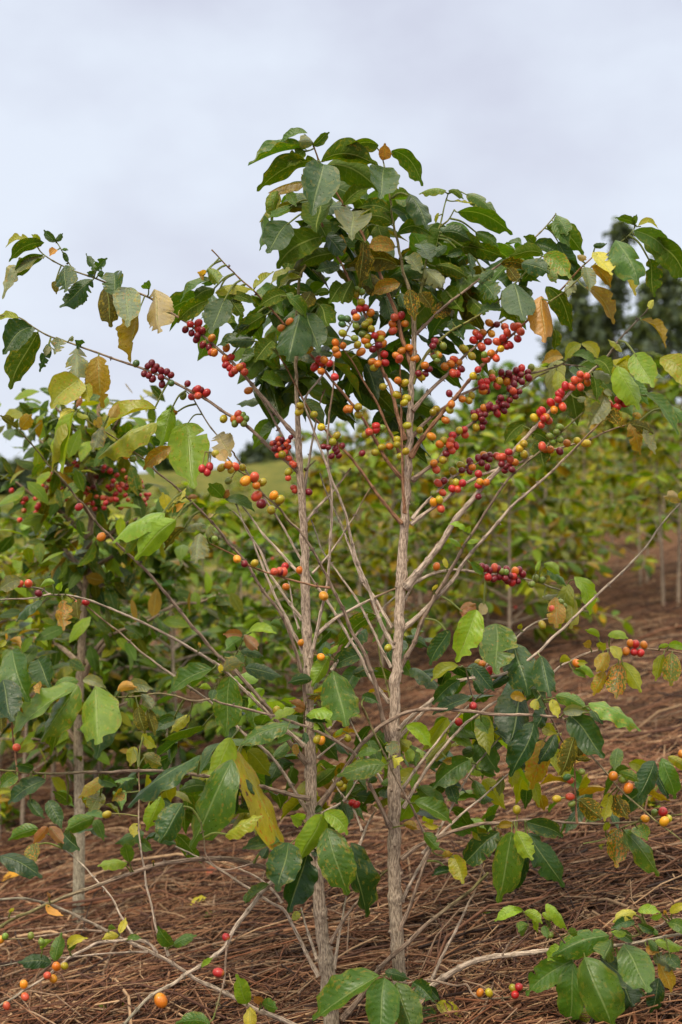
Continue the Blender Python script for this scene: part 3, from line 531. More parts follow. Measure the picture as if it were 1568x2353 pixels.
J 1105,330,1030,452,92,w 1170,392,1160,622,132,q 1185,392,1312,582,100,y,14 1085,450,1010,602,82,w 1100,222,1232,245,52,L,22 1050,235,958,188,42,L,12 995,290,942,275,52,o,10 1500,330,1500,542,112,q 1450,342,1400,512,72,y 1480,285,1590,302,52,L,12 900,432,1028,492,52,L,26 880,440,965,490,42,g,10 800,392,872,375,52,y,16 1040,300,1090,270,60,y 1120,290,1180,380,70,y 900,390,975,395,36,y 1420,300,1490,280,30,L
M 420,365,175,582,150,d,14,cz-.02 500,365,410,812,172,g,0,z-.04 440,390,480,470,110,g 525,358,632,542,112,L,0,z-.05 600,372,830,712,165,d,0,cz-.02 590,302,822,395,112,d,18,z-.03 590,500,480,752,102,D,0 440,352,390,402,46,b 530,335,530,382,40,b 512,320,405,335,42,o,10 130,510,195,692,112,y 120,600,-5,642,42,D,10 60,520,130,500,40,o,8
M 1150,340,1155,592,140,q,0,z.06 1200,352,1425,642,122,g,14,z.03 1280,330,1350,420,102,l,0,z.04 1080,360,1110,300,40,y 555,857,390,925,52,L,26 580,862,692,942,62,L,16 600,942,540,992,82,g 640,892,662,995,42,L 710,820,848,982,62,L,24 690,872,762,922,42,L 850,992,912,992,56,g 700,952,722,1035,52,g 565,860,510,835,30,L
M 790,1072,720,1172,92,L 1110,1017,750,1142,132,g,36 880,1170,588,1392,140,g,24,cz-.02 885,1180,845,1580,150,g,0,z-.03 955,1150,1135,1610,262,g,0,z-.07 1122,1040,1080,1165,142,g,0 1200,1070,1370,1372,210,g,0,z-.06 1050,1150,1340,1402,115,d,10 1120,985,1262,1062,62,d,14 1340,1092,1422,1122,52,O 1385,1142,1530,1230,102,k,10,c 1425,1180,1500,1372,92,o 1360,1042,1410,1112,52,g 1400,1052,1580,1092,52,L,16 1420,1280,1370,1500,112,D 910,1462,1000,1580,92,y 1180,1290,1260,1460,150,D,0,z.02 1480,1140,1560,1220,80,d
M 1280,872,1132,932,62,Y,24 1290,862,1432,870,52,L,18 1440,880,1362,902,42,L 1462,880,1452,850,22,O 1490,872,1600,820,52,Y,18 1480,932,1600,1000,82,g,20 1270,932,1118,972,62,d,22 1290,940,1400,1000,52,d 1370,970,1420,1010,36,g 1220,1000,1120,990,36,L
L 970,1265,550,1547,118,g,34,z-.03 1002,1280,960,1650,210,g,0,z-.06 1075,1310,1190,1650,190,g,0,z-.05 1005,1240,1160,1292,60,d,14,c 1180,1310,1315,1425,112,d,10,c 1250,1460,1330,1565,92,d,0,c 1330,1440,1482,1527,92,Y,10,c 1285,1340,1350,1422,72,D 1290,1312,1270,1375,40,y
L 612,255,460,572,148,L,0,z-.06 625,240,772,382,112,L,34,z-.05 640,340,772,762,218,g,0,z-.05 790,430,890,902,150,d,0,z-.01 400,430,330,742,205,d,0,z-.03 520,500,400,872,190,D 440,860,450,920,60,y 490,292,410,262,90,L 345,420,108,472,62,g,12 275,690,130,802,42,g,8 605,205,565,245,42,d 700,190,740,262,100,d,0,z.03 540,470,610,500,52,D 270,460,230,530,60,D 60,1090,0,1090,0.1,g
L 145,1440,70,1255,102,L,0,z-.05 230,1440,332,1472,82,g,8 160,1462,160,1600,82,Y 232,1442,180,1392,52,b 1190,170,1425,312,92,g,20 1340,330,1240,312,42,Y 1250,370,1350,480,80,g 1120,310,1210,350,52,o,12 0,390,240,260,66,y,24 90,205,230,230,70,d,20
I 68,1092,410,1830,128,Z,14,z-.07 78,1130,390,1800,110,u,-52,z.0
'''
# cherries: x,y,tint
CH = '''
C 1195,700r 1250,690r 1160,740m 1245,730r 1200,762m 1270,740m 1230,800m 1240,772m 1270,835m 1330,787o 1310,850m 1325,882p 1425,843o 1450,908r 1415,922p 1440,980r 1415,960r 1450,1015r 1475,990p 1505,970o 1520,965r 1535,1000p 1140,635y 1555,1120o 1345,880o
C 930,962m 955,940m 985,962m 905,1012m 955,1050m 1012,1035m 1050,995m 1075,1015m 1012,993m 1015,1085m 855,948G 1075,1070G 935,1022m 970,987m 1180,1070m 1148,1155g 1225,1115m 1262,1112m 1295,1132r 1205,1155r 1243,1150p 1240,1108r 1400,1300y 1495,1265p 1468,1297o 1505,1300p 1528,1270g 1475,1325g 1543,1295g 1530,1325g 833,1465Y 790,1530O 830,1550g 1355,1515y
A 412,1310o 353,1352o 455,1385o 498,1403o 427,1427p 440,1453r 532,1480y 522,1492y 795,1128y 830,1108g 865,1125g 822,1140y 855,1190y 812,1248m 880,1225r 845,1230r 920,1253o 825,1285o 905,1310y 880,1330y 920,1358y 940,1400r 985,1390o 875,1435o 890,1410y 845,1450y 965,1460m 995,1448o 930,1485m 1005,1515r 865,1495o 725,1285G 770,1295G 730,1325G 828,1343g 740,1385y 825,1420g 855,1395g 975,1420y 890,1465y
A 1105,1275r 1065,1285p 1045,1328o 1048,1370p 1137,1325o 1110,1495o 1157,1475o 1187,1500o 1195,1545o 1095,1540p 1075,1525o 1320,1435m 1305,1465m 1375,1470g 1345,1525y 1320,1530m 1495,1478y
E 563,185r 610,160r 655,163r 605,212o 620,138o 690,248r 590,138r 695,35o 740,52o 695,77o 705,105o 472,428y 460,470y 560,483y 605,563Y 702,615y 678,655y 765,452o 782,453o 838,435y 838,485y 880,613y 905,592p 950,580r 955,552r 985,568g 937,722y 985,688y 1027,685o 870,720m
E 985,312y 1085,270o 1130,285y 1080,360y 1148,380y 1125,410y 1145,553y 1080,640y 1080,672y 1100,745y 1135,715y 1222,582y 918,155o 930,190y 1005,158r 960,165o 1095,135p 1195,135o 1255,175o 1285,200m 1265,232m 1215,225m 1345,115o 1320,120g 1240,252y 1340,150g
B 270,910p 255,955r 295,935r 318,910o 372,918O 355,970r 310,1000p 358,850o 405,860m 193,1008y 248,1058y 132,1075p 112,1103o 165,1098o 75,1118o 185,1142m 160,1172r 130,1165p 460,880p 470,910p 510,875p 535,870p 555,905p 540,955r 445,945r 408,968p 465,995r 490,992r 430,1012Y 370,1040o 325,1048g 337,1078p 400,1070p 287,1143r 257,1183Y 285,1190g 102,1287m 188,1327o 90,1465o 232,1345y 247,1312y 25,1390y 5,1410y 110,1395y 120,1360o
B 433,1160m 480,1165m 525,1148m 560,1130r 600,1160m 555,1175m 605,1195m 562,1220m 510,1200m 540,1200m 510,1230m 620,1125g 370,1165y 375,1195p 420,1215y 468,1218o 435,1190m 475,1187m 410,1248p 305,1225r 340,1220r 335,1250r 345,1280m 318,1275o 315,1250r 490,1265m 545,1280m 508,1278p 430,1320m 450,1320g 485,1335m 445,1360m 470,1370m 360,1360m 385,1385m 410,1380m 410,1423r 455,1405m 345,1380m 520,1310m 420,1345m
B 258,1412m 290,1405m 325,1385o 265,1440y 310,1450m 330,1425m 325,1475m 315,1510m 280,1510y 300,1425m 200,1520r 170,1525y 130,1555r 210,1555p 830,1240r 875,1250p 890,1205p 925,1200p 925,1170p 970,1185p 978,1225o 930,1252p 805,1280r 740,1345r 790,1330r 798,1300r 817,1375p 765,1395O 678,1420r 690,1400r 670,1410r 735,1468p 635,1440Y 715,1440o 685,1490p 700,1450r 1165,1330r 1205,1357r 1235,1348r 1158,1378r 1110,1360p 1205,1320m 1228,1330r 800,1505g 780,1535g
G 733,68g 757,105g 805,95g 845,115o 712,155o 740,155o 690,135p 715,210y 800,165m 910,100Y 955,115Y 972,115Y 548,147Y 575,180y 573,118y 480,170r 420,200p 440,200p 405,195p 487,215p 435,245m 460,260m 500,280m 520,235o 455,285m 480,250m 290,308r 300,360O 290,380r 340,360o 190,365r 125,400r 160,403p 150,362y 120,360y 65,425p 45,470Y 8,485O 55,525p 10,430g 290,450m 75,350m 38,365p
G 330,200m 355,215m 290,210m 310,240m 345,260m 235,230m 220,270m 235,290m 185,285m 250,265o 325,190o 360,190m 180,255y 130,290y 240,250m 0,75O 40,118o 75,100y 115,100p 150,135r 122,160p 85,180m 65,220y 10,240o 25,280p 125,65m 110,125p
G 310,885m 330,900m 360,915m 390,890p 415,900m 350,955r 385,970m 420,950m 435,920g 465,905m 460,925g 455,960m 485,945m 470,975m 520,912o 545,908m 568,937m 500,985r 535,978m 510,950r 27,888o 755,1158p 690,1255y 800,1150g 830,1140g 805,1110g 690,975g 625,1000g 650,965g 1242,1370o 1275,1375r 1328,1380o 1265,1425r 1307,1430r 1215,1420o 905,1495o
J 285,390y 312,402o 358,445r 115,590r 255,665r 165,765r 1035,915r31 940,968O 945,1080g 865,1130p 865,1235p 840,1115G 875,1280g 1135,1105o31 1208,1117g31 1230,1180o33 1395,1335g 1447,1330r31 1335,1372O 1455,1390O29 1480,1372Y 530,1305y 762,1250y 1560,905o
M 300,1372o 355,1367y 505,1340y 540,1333r 520,1385r 735,1015g
F 497,358r 632,550o26 1535,715m 1350,555g 490,963p 540,955r 180,838p 125,840p 243,900m 1265,135r 1315,120r 1300,160r 1380,118y 1425,205g
E 20,800o 65,810p28 110,815y 130,900O31 187,875p30 198,928o 240,905y28 200,995p31 230,1043m31 310,985O28 345,1018y31 292,1083y29 40,830y 77,1390O 187,1417y 345,1460p 375,1440r 350,1475m 375,1465p 470,1460o 310,1470p
E 300,660p18 330,640p18 350,660m18 320,690m18 345,700p18 370,690m18 400,650p18 410,630m18 380,720p18 350,740m18 330,740p18 310,700m18 400,690p18 315,655m18 335,670p18 360,640m18 385,670p18 400,760p20 420,790p20 435,800p20 390,890p20 420,940p20 430,960p20 395,850y 360,735y 690,700m20 670,745m20 700,720m20 710,745m20 735,680m20 650,690m20 620,685m20 525,970m
I 385,75o 620,132O30 325,850y 480,425O 613,517O 1020,460y 575,1040y 605,1045O 720,1310y 745,1335y 800,1430r 830,1437r 770,1025y
H 105,925p 640,1345y
K 33,1020g 195,1015g 5,1040O 355,1208o29 298,1265p 335,1285O 405,1205y 150,1320O 158,1398p 42,1455p 262,1060g 1420,1025r 1365,1245r32 1015,1430o43
'''
# ---------------------------------------------------------------- the front bush
BT = {'w': (.57, .465, .37), 'b': (.35, .26, .195), 'r': (.37, .20, .115), 'g': (.26, .26, .08)}
TRUNK_C = (.53, .42, .325)
def toks(line):
    c = None
    for k in line.split():
        if k in CO: c = k
        else: yield c, k
BUSH_AT = np.array((.02, DIST, ground_z(.02, DIST)))
bush = tag(empty('coffee_bush', tuple(BUSH_AT)), 'tall sharp coffee bush in front with two pale stems and red and orange cherries', 'coffee bush')
sam_xy, sam_z, sam_b, sam_p = [], [], [], []
branches = []          # (MB, tint)
def node_profile(k, step_m, spacing, phase, amp):
    s = np.arange(k) * step_m + phase
    d = np.abs((s / spacing) % 1.0 - .5) * 2          # 1 at nodes
    return 1 + amp * np.clip((d - .72) / .28, 0, 1) ** 1.5
trunks = []
for si, line in enumerate(STEMS):
    pts = []; wd = []
    for c, k in toks(line):
        x, y, wv = map(float, k.split(','))
        pts.append((*sheet(c, x, y), 0)); wd.append(wv * CS * .465)
    arr = catmull(np.column_stack([np.array(pts)[:, :2], wd]), 7.0)
    xy, rv = arr[:, :2], arr[:, 2]
    p3 = np.array([P(a, b, .012 * math.sin(b * .006 + si)) for a, b in xy])
    p3[:, 0] += .0032 * np.array([noise.noise((0.0, i * .23, si * 9.0)) for i in range(len(p3))])
    rad = rv * DIST / FPX * node_profile(len(rv), 7, 118 if si else 104, si * 40, .20)
    rad *= 1 + .09 * np.array([noise.noise((i * .31, 3.0, si * 5.0)) for i in range(len(rad))])
    mb = MB()
    tipf = np.clip((np.arange(len(rad)) / len(rad) - .72) / .2, 0, 1)[:, None]
    low = np.clip(1 - np.arange(len(rad)) / len(rad) / .35, 0, 1)[:, None]
    cols = np.array(TRUNK_C) * (1 - tipf) + np.array((.23, .20, .07)) * tipf
    cols = cols * (1 - low * .5) + np.array((.30, .27, .19)) * low * .5
    tube_into(mb, p3, rad, cols, sides=18, seed=si * 31.0)
    for i in range(6, int(len(p3) * .8), 9):          # knots and old spur stubs
        a = random.uniform(0, 6.28); r = rad[i]
        d = np.array((math.cos(a), -abs(math.sin(a)) * .8, .35)); d = unit(d)
        q = p3[i] + d * r * .7
        ln = random.uniform(.3, .8) * r
        tube_into(mb, [q, q + d * ln * .6, q + d * ln], [r * .38, r * .30, r * .2], np.array(TRUNK_C) * .7, sides=7, seed=i * 1.7)
    trunks.append(mb)
    for q in range(0, len(xy), 2):
        sam_xy.append(xy[q]); sam_z.append(0.0); sam_b.append(-1 - si); sam_p.append(p3[q])
ZS = .8
for bi, line in enumerate(l for l in BR.strip().splitlines() if l.strip()):
    w0, w1, z0, z1, tint, rest = line.split(None, 5)
    w0, w1, z0, z1 = float(w0), float(w1), float(z0) * ZS, float(z1) * ZS
    xy = catmull([sheet(c, *map(float, k.split(','))) for c, k in toks(rest)], 6.0)
    k = len(xy); s = np.linspace(0, 1, k)
    zz = z0 + (z1 - z0) * s ** 1.15
    p3 = np.array([P(a, b, z) for (a, b), z in zip(xy, zz)])
    jr = np.array([[noise.noise((i * .17, bi * 7.1, q * 3.3)) for q in range(3)] for i in range(k)])
    p3 += jr * .0011
    ph = random.uniform(0, 60)
    rad = (w0 + (w1 - w0) * s ** .8) * .5 * CS * (DIST + zz) / FPX
    prof = node_profile(k, 6.0, random.uniform(36, 46), ph, .42)
    base = np.array(BT[tint]); tipc = {'w': (.30, .20, .11), 'b': (.20, .19, .07), 'r': (.27, .15, .06), 'g': (.20, .26, .07)}[tint]
    if tint == 'w' and random.random() < .5: tipc = (.30, .27, .20)
    tf = np.clip((s - .6) / .35, 0, 1)[:, None]
    cols = base * (1 - tf) + np.array(tipc) * tf
    cols = cols * np.where(prof > 1.25, .62, 1.0)[:, None]
    rf = np.clip(1 - s / .10, 0, 1)
    mb = MB(); tube_into(mb, p3, rad * prof * (1 + .35 * rf ** 2), cols, sides=9, seed=bi * 13.0)
    pk = [i for i in range(2, k - 2) if prof[i] > 1.3 and prof[i] >= prof[i - 1] and prof[i] > prof[i + 1]]
    for i in pk:                                      # spurs left by picked fruit at the nodes
        tng = unit(p3[i + 1] - p3[i - 1])
        for sgn in (-1, 1):
            if random.random() < .45: continue
            sd_ = unit(np.cross(tng, np.array((random.uniform(-.4, .4), 1., random.uniform(-.4, .4))))) * sgn
            for _ in range(random.choice((1, 1, 2, 3))):
                d = unit(sd_ + rng.normal(0, .45, 3)); ln = random.uniform(.0022, .0055)
                q = p3[i] + sd_ * rad[i] * .8
                tube_into(mb, [q, q + d * ln], [.0013, .0009], cols[i] * random.uniform(.6, 1.1), sides=5, seed=i)
    branches.append(mb)
    for q in range(k):
        sam_xy.append(xy[q]); sam_z.append(zz[q]); sam_b.append(bi); sam_p.append(p3[q])
sam_xy = np.array(sam_xy); sam_z = np.array(sam_z); sam_b = np.array(sam_b); sam_p = np.array(sam_p)
def nearest(x, y, stem_pen=0.0):
    d = np.hypot(sam_xy[:, 0] - x, sam_xy[:, 1] - y) + np.where(sam_b < 0, stem_pen, 0) + sam_z * 20
    i = int(np.argmin(d)); return i, math.hypot(sam_xy[i, 0] - x, sam_xy[i, 1] - y)

leaf_jobs = []
for line in LV.strip().splitlines():
    for c, k in toks(line):
        q = k.split(',')
        bx, by, tx, ty, wv = map(float, q[:5]); code = q[5]
        if wv < 1: continue
        bend = float(q[6]) if len(q) > 6 else None
        fl = q[7] if len(q) > 7 else ''
        zoff = float(fl[fl.index('z') + 1:]) if 'z' in fl else 0.0
        B2, T2 = np.array(sheet(c, bx, by)), np.array(sheet(c, tx, ty))
        leaf_jobs.append((B2, T2, wv * CS, code, None if bend is None else bend * CS, 'c' in fl, zoff))
leaf_jobs.sort(key=lambda j: -np.hypot(*(j[1] - j[0])) * j[2])
UP = np.array((0, 0, 1.)); TOCAM = np.array((0, -1., .0))
LEAF_LABEL = {'O': 'withered orange leaf', 'Y': 'pale yellow leaf', 'o': 'olive brown ageing leaf', 't': 'dried tan leaf', 'b': 'bronze young leaf', 'k': 'grey-green torn leaf', 'L': 'lime green leaf', 'D': 'dark glossy leaf'}
leaf_parts = []; rest_mb = MB()
random.seed(11)
for li, (B2, T2, wv, code, bend, chew, zoff) in enumerate(leaf_jobs):
    i, dist = nearest(*B2, stem_pen=25)
    zb = sam_z[i] + zoff - .012
    k = (DIST + zb) / FPX
    L2 = np.hypot(*(T2 - B2)); q = (wv / L2)
    dzt = random.uniform(-.02, .02); roll = random.uniform(-.28, .28)
    if q > .47:
        dzt = -min(.085, math.sqrt(max(0, (wv / .47) ** 2 - L2 ** 2)) * k * random.uniform(.6, 1.0)); hw = wv * .5 * k
    elif q < .40:
        r_ = max(.34, q / .43); roll = math.acos(r_); hw = wv * .5 * k / max(r_, .45)
    else: hw = wv * .5 * k
    b3, t3 = P(*B2, zb), P(*T2, zb + dzt)
    ax = unit(t3 - b3)
    n0 = unit(TOCAM - ax * np.dot(TOCAM, ax))
    s0 = np.cross(ax, n0)
    if s0[2] < 0: s0 = -s0
    under = code in 'uv'
    n = n0 * math.cos(roll) * (-1 if under else 1) + s0 * math.sin(roll)
    bv = None
    d2 = (T2 - B2) / L2; pr = np.array((-d2[1], d2[0]))
    if pr[1] > 0 or (abs(pr[1]) < .15 and random.random() < .5): pr = -pr
    bb = (bend if bend is not None else random.uniform(-.035, .05) * L2) * k
    bv = np.array((pr[0], 0, -pr[1])) * bb + TOCAM * random.uniform(-.04, .18) * L2 * k
    size = L2 * wv
    mb = MB()
    hi = size > 2600
    col = jit(LC[code], .16)
    leaf_into(mb, b3, t3, hw, n, col, WEAR[code] * random.uniform(.3, 1.5), bv, nu=34 if (chew or hi) else 18, nv=5 if hi else 3, chew=random.choice((4, 5, 6)) if chew else (1 if random.random() < .2 else 0))
    if dist < 80:                                     # leaf stalk to its twig
        q0 = sam_p[i]; md = q0 * .5 + b3 * .5 + np.array((0, 0, -.002 if dist < 40 else .006))
        st = catmull([q0, md, b3 + ax * .006], .004) if dist > 3 else np.array([q0, b3 * .5 + q0 * .5, b3 + ax * .006])
        sw = .0011 if dist < 45 else .0015
        tube_into(mb, st, np.linspace(sw * 1.4, sw, len(st)), np.array((.20, .24, .06, 0.0)), sides=6)
    b_of = sam_b[i] if sam_b[i] >= 0 else None
    if len(leaf_parts) < 100: leaf_parts.append((mb, b_of, code, -1 - sam_b[i]))
    else:
        for v_, f_, c_, u_ in zip(mb.v, mb.f, mb.c, mb.u): rest_mb.v.append(v_); rest_mb.f.append(f_ + rest_mb.n); rest_mb.c.append(c_); rest_mb.u.append(u_)
        rest_mb.n += mb.n
# smaller leaves deep inside the crown, behind the surveyed ones
random.seed(5)
def inner(cx, cy, rx, ry, n, z0, z1, codes, size=(.055, .10)):
    for _ in range(n):
        while True:
            a, b = random.uniform(-1, 1), random.uniform(-1, 1)
            if a * a + b * b < 1: break
        x, y = cx + a * rx, cy + b * ry
        p = P(x, y, random.uniform(z0, z1))
        ang = random.uniform(0, 6.28); dr = unit(np.array((math.cos(ang), math.sin(ang) * .7, random.uniform(-1.3, .1))))
        Ln = random.uniform(*size)
        n_ = unit(np.array((random.uniform(-.6, .6), random.uniform(-1, .6), random.uniform(.1, 1))))
        code = random.choice(codes)
        leaf_into(rest_mb, p, p + dr * Ln, Ln * .22, n_, jit(LC[code], .25), WEAR[code] * random.random(), UP * Ln * random.uniform(0, .15), nu=12, nv=2)
inner(850, 560, 190, 120, 75, .05, .28, 'ugdvuD')
inner(1010, 620, 130, 110, 50, .06, .28, 'ugdvu')
inner(730, 520, 110, 110, 26, .04, .2, 'uguv')
inner(690, 790, 105, 140, 46, .05, .22, 'uggdlu')
inner(880, 780, 80, 110, 16, .06, .2, 'uud')
inner(560, 690, 120, 60, 22, .05, .2, 'ugdu')
inner(1170, 620, 90, 70, 20, .04, .2, 'ugd')
inner(655, 870, 80, 110, 20, .05, .22, 'ugglu')
inner(800, 850, 70, 80, 12, .06, .2, 'uud')
inner(1000, 800, 90, 50, 14, .08, .22, 'uugd')
inner(440, 1760, 130, 130, 26, .08, .3, 'gdyu', (.05, .09))
inner(560, 1620, 110, 90, 14, .1, .25, 'gdL', (.05, .08))
inner(920, 960, 60, 90, 10, .08, .2, 'ud')
inner(1380, 850, 130, 50, 18, .15, .3, 'yugy')
inner(640, 1780, 200, 120, 40, .1, .3, 'gdyu', (.05, .09))
inner(1050, 1760, 190, 130, 60, .08, .35, 'gduyL', (.05, .09))
inner(780, 1700, 120, 140, 34, .08, .3, 'gduyo', (.05, .09))
inner(1130, 1560, 120, 90, 16, .04, .2, 'gdD', (.05, .09))
inner(1350, 1780, 150, 110, 26, .12, .35, 'gdyou', (.05, .09))
inner(860, 1480, 120, 80, 16, .12, .3, 'udg', (.05, .10))
inner(300, 1850, 210, 80, 24, .1, .35, 'gdqg', (.04, .08))

for mb in trunks: mb.build('trunk', M_BARK, bush, BUSH_AT)
branch_o = [mb.build('branch', M_BARK, bush, BUSH_AT) for mb in branches]
for mb, b_of, code, si in leaf_parts:
    o = mb.build('leaf', M_LEAF, bush if b_of is None else branch_o[b_of], BUSH_AT)
    if code in LEAF_LABEL: o['label'] = LEAF_LABEL[code]
tag(rest_mb.build('foliage', M_LEAF, bush, BUSH_AT), kind='stuff')

random.seed(21)
jobs = []
for line in CH.strip().splitlines():
    for c, k in toks(line):
        x, y = k.split(','); j = 0
        while y[j].isdigit() or y[j] == '-': j += 1
        code = y[j]; r = float(y[j + 1:]) if len(y) > j + 1 else (22.5 if code in 'mgG' else 25.0)
        jobs.append((sheet(c, float(x), float(y[:j])), code, r * CS * random.uniform(.93, 1.05)))
jobs.sort(key=lambda j: -j[2])
few_mb = MB(); CH_LABEL = {'r': 'ripe red cherry', 'm': 'dark maroon cherry', 'p': 'coral red cherry', 'o': 'orange cherry', 'O': 'bright orange cherry', 'y': 'yellow-green cherry', 'Y': 'yellow cherry', 'g': 'unripe green cherry', 'G': 'dark green unripe cherry'}
for ci, (p2, code, r) in enumerate(jobs):
    i, dist = nearest(*p2, stem_pen=30)
    b2 = sam_xy[i]
    rr = r * (DIST + sam_z[i]) / FPX
    if dist > 1.5 * r: p2 = b2 + (np.array(p2) - b2) * .86; dist *= .86
    off = math.sqrt(max(0.0, (rr * 1.35) ** 2 - (dist * DIST / FPX) ** 2))
    sg = -1 if random.random() < .8 else .3
    z = sam_z[i] + sg * off - .002
    c3 = P(*p2, z)
    ax = c3 - sam_p[i]
    ax = unit(unit(ax) + rng.normal(0, .25, 3))
    mb = MB() if ci < 100 else few_mb
    cherry_into(mb, c3, rr, ax, jit(CC[code], .14))
    q1 = c3 - ax * rr * .9
    st = np.array([sam_p[i], sam_p[i] * .5 + q1 * .5 + np.array((0, 0, .0015)), q1])
    tube_into(mb, st, [.0014, .0011, .0014], np.array((.24, .20, .05)), sides=5)
    if ci < 100:
        o = mb.build('cherry', M_CHERRY, bush if sam_b[i] < 0 else branch_o[sam_b[i]], BUSH_AT)
        o['label'] = CH_LABEL[code]
tag(few_mb.build('cherries', M_CHERRY, bush, BUSH_AT), kind='stuff')
# ---------------------------------------------------------------- ground, straw
random.seed(3)
def build_ground():
    xs = np.concatenate([np.linspace(-300, -14, 16)[:-1], np.linspace(-14, -3, 30)[:-1], np.linspace(-3, 4, 141)[:-1], np.linspace(4, 16, 32)[:-1], np.linspace(16, 300, 16)])
    ys = np.concatenate([np.linspace(-4, 1, 12)[:-1], np.linspace(1, 7, 121)[:-1], np.linspace(7, 25, 70)[:-1], np.linspace(25, 90, 40)[:-1], np.linspace(90, 900, 20)])
    X, Y = np.meshgrid(xs, ys, indexing='ij')
    Z = np.array([[ground_z(a, b) + (.028 * noise.noise((a * 2.3, b * 2.3, 0)) + .018 * noise.noise((a * 7, b * 7, 4)) if b < 12 else .05 * noise.noise((a * .8, b * .8, 0))) for b in ys] for a in xs])
    m = len(ys); idx = np.arange(len(xs) * m).reshape(len(xs), m)
    f = np.stack([idx[:-1, :-1], idx[1:, :-1], idx[1:, 1:], idx[:-1, 1:]], -1).reshape(-1, 4)
    V = np.stack([X, Y, Z], -1).reshape(-1, 3)
    mb = MB(); mb.add(V, f, np.array((.1, .1, .1, 1)), np.zeros((len(V), 3)))
    tag(mb.build('ground', M_GROUND), kind='structure')
build_ground()
def gz_fine(x, y):
    return ground_z(x, y) + (.028 * noise.noise((x * 2.3, y * 2.3, 0)) + .018 * noise.noise((x * 7, y * 7, 4)) if y < 12 else .05 * noise.noise((x * .8, y * .8, 0)))
def build_straw():
    r = np.random.default_rng(4)
    n = 62000
    u = r.random(n); y0, y1 = 1.35, 13.0
    Y = 1 / (1 / y0 - u * (1 / y0 - 1 / y1))
    X = (r.random(n) - .5) * 2 * (.34 * Y + .25)
    keep = ~((X < -.1 * Y) & (Y > 8.5)); X, Y = X[keep], Y[keep]; n = len(X)
    patch = np.array([noise.noise((a * 1.6, b * 1.6, 7)) for a, b in zip(X, Y)])
    ang = patch * 3.0 + r.normal(0, 1.0, n) + .35
    Ln = r.gamma(2.4, .065, n).clip(.03, .42) * (1 + .12 * np.clip(Y - 1.5, 0, 8))
    wd = r.uniform(.0013, .0042, n) * (1 + .16 * np.clip(Y - 2.4, 0, 6))
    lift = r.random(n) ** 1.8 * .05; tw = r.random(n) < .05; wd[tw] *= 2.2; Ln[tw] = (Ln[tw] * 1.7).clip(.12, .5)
    pitch = r.normal(0, .09, n); sag = r.normal(0, .05, n) * Ln; bow = r.normal(0, .06, n) * Ln
    Z = np.array([gz_fine(a, b) for a, b in zip(X, Y)]) + .004 + lift
    d = np.stack([np.cos(ang), np.sin(ang), pitch], -1); s = np.stack([-np.sin(ang), np.cos(ang), 0 * ang], -1)
    C0 = np.stack([X, Y, Z], -1)
    K = 4; T = np.linspace(-.5, .5, K)
    pts = C0[:, None] + d[:, None] * (T[None, :, None] * Ln[:, None, None]) + s[:, None] * ((1 - 4 * T[None] ** 2) * bow[:, None])[..., None] + np.array((0, 0, 1.)) * ((1 - 4 * T[None] ** 2) * sag[:, None])[..., None]
    # follow the slope of the mulch
    gx = np.array([ground_z(a + .1, b) - ground_z(a - .1, b) for a, b in zip(X, Y)]) / .2
    pts[..., 2] += (pts[..., 0] - X[:, None]) * gx[:, None]
    V = np.zeros((n, K, 3, 3))
    for q, (cs, cz) in enumerate(((-.5, 0), (.5, 0), (0, .62))):
        V[:, :, q] = pts + s[:, None] * (cs * wd)[:, None, None] + np.array((0, 0, 1.)) * (cz * wd)[:, None, None]
    idx = np.arange(n * K * 3).reshape(n, K, 3); nx = np.roll(idx, -1, axis=2)
    f = np.stack([idx[:, :-1], nx[:, :-1], nx[:, 1:], idx[:, 1:]], -1).reshape(-1, 4)
    pal = np.array([(.265, .130, .064), (.165, .073, .038), (.090, .037, .021), (.43, .275, .155), (.27, .175, .11), (.038, .017, .011), (.20, .076, .034)])
    w_ = np.array([.24, .22, .17, .10, .10, .10, .07])
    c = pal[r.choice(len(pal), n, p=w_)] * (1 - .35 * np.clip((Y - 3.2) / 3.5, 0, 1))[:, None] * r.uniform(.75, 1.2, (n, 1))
    dark = np.clip(.55 + lift / .03, .55, 1.1)[:, None]; c = c * dark  # straws lying deep are coloured darker, painting shade into the gaps
    wet = np.array([noise.noise((a * 1.1, b * 1.1, 3)) + .6 * noise.noise((a * 3.1, b * 3.1, 8)) for a, b in zip(X, Y)]); c = c * (1 + .55 * wet).clip(.5, 1.35)[:, None]
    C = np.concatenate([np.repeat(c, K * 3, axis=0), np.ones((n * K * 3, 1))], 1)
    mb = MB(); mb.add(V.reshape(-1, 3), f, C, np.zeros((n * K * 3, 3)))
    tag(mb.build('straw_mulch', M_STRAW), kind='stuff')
build_straw()

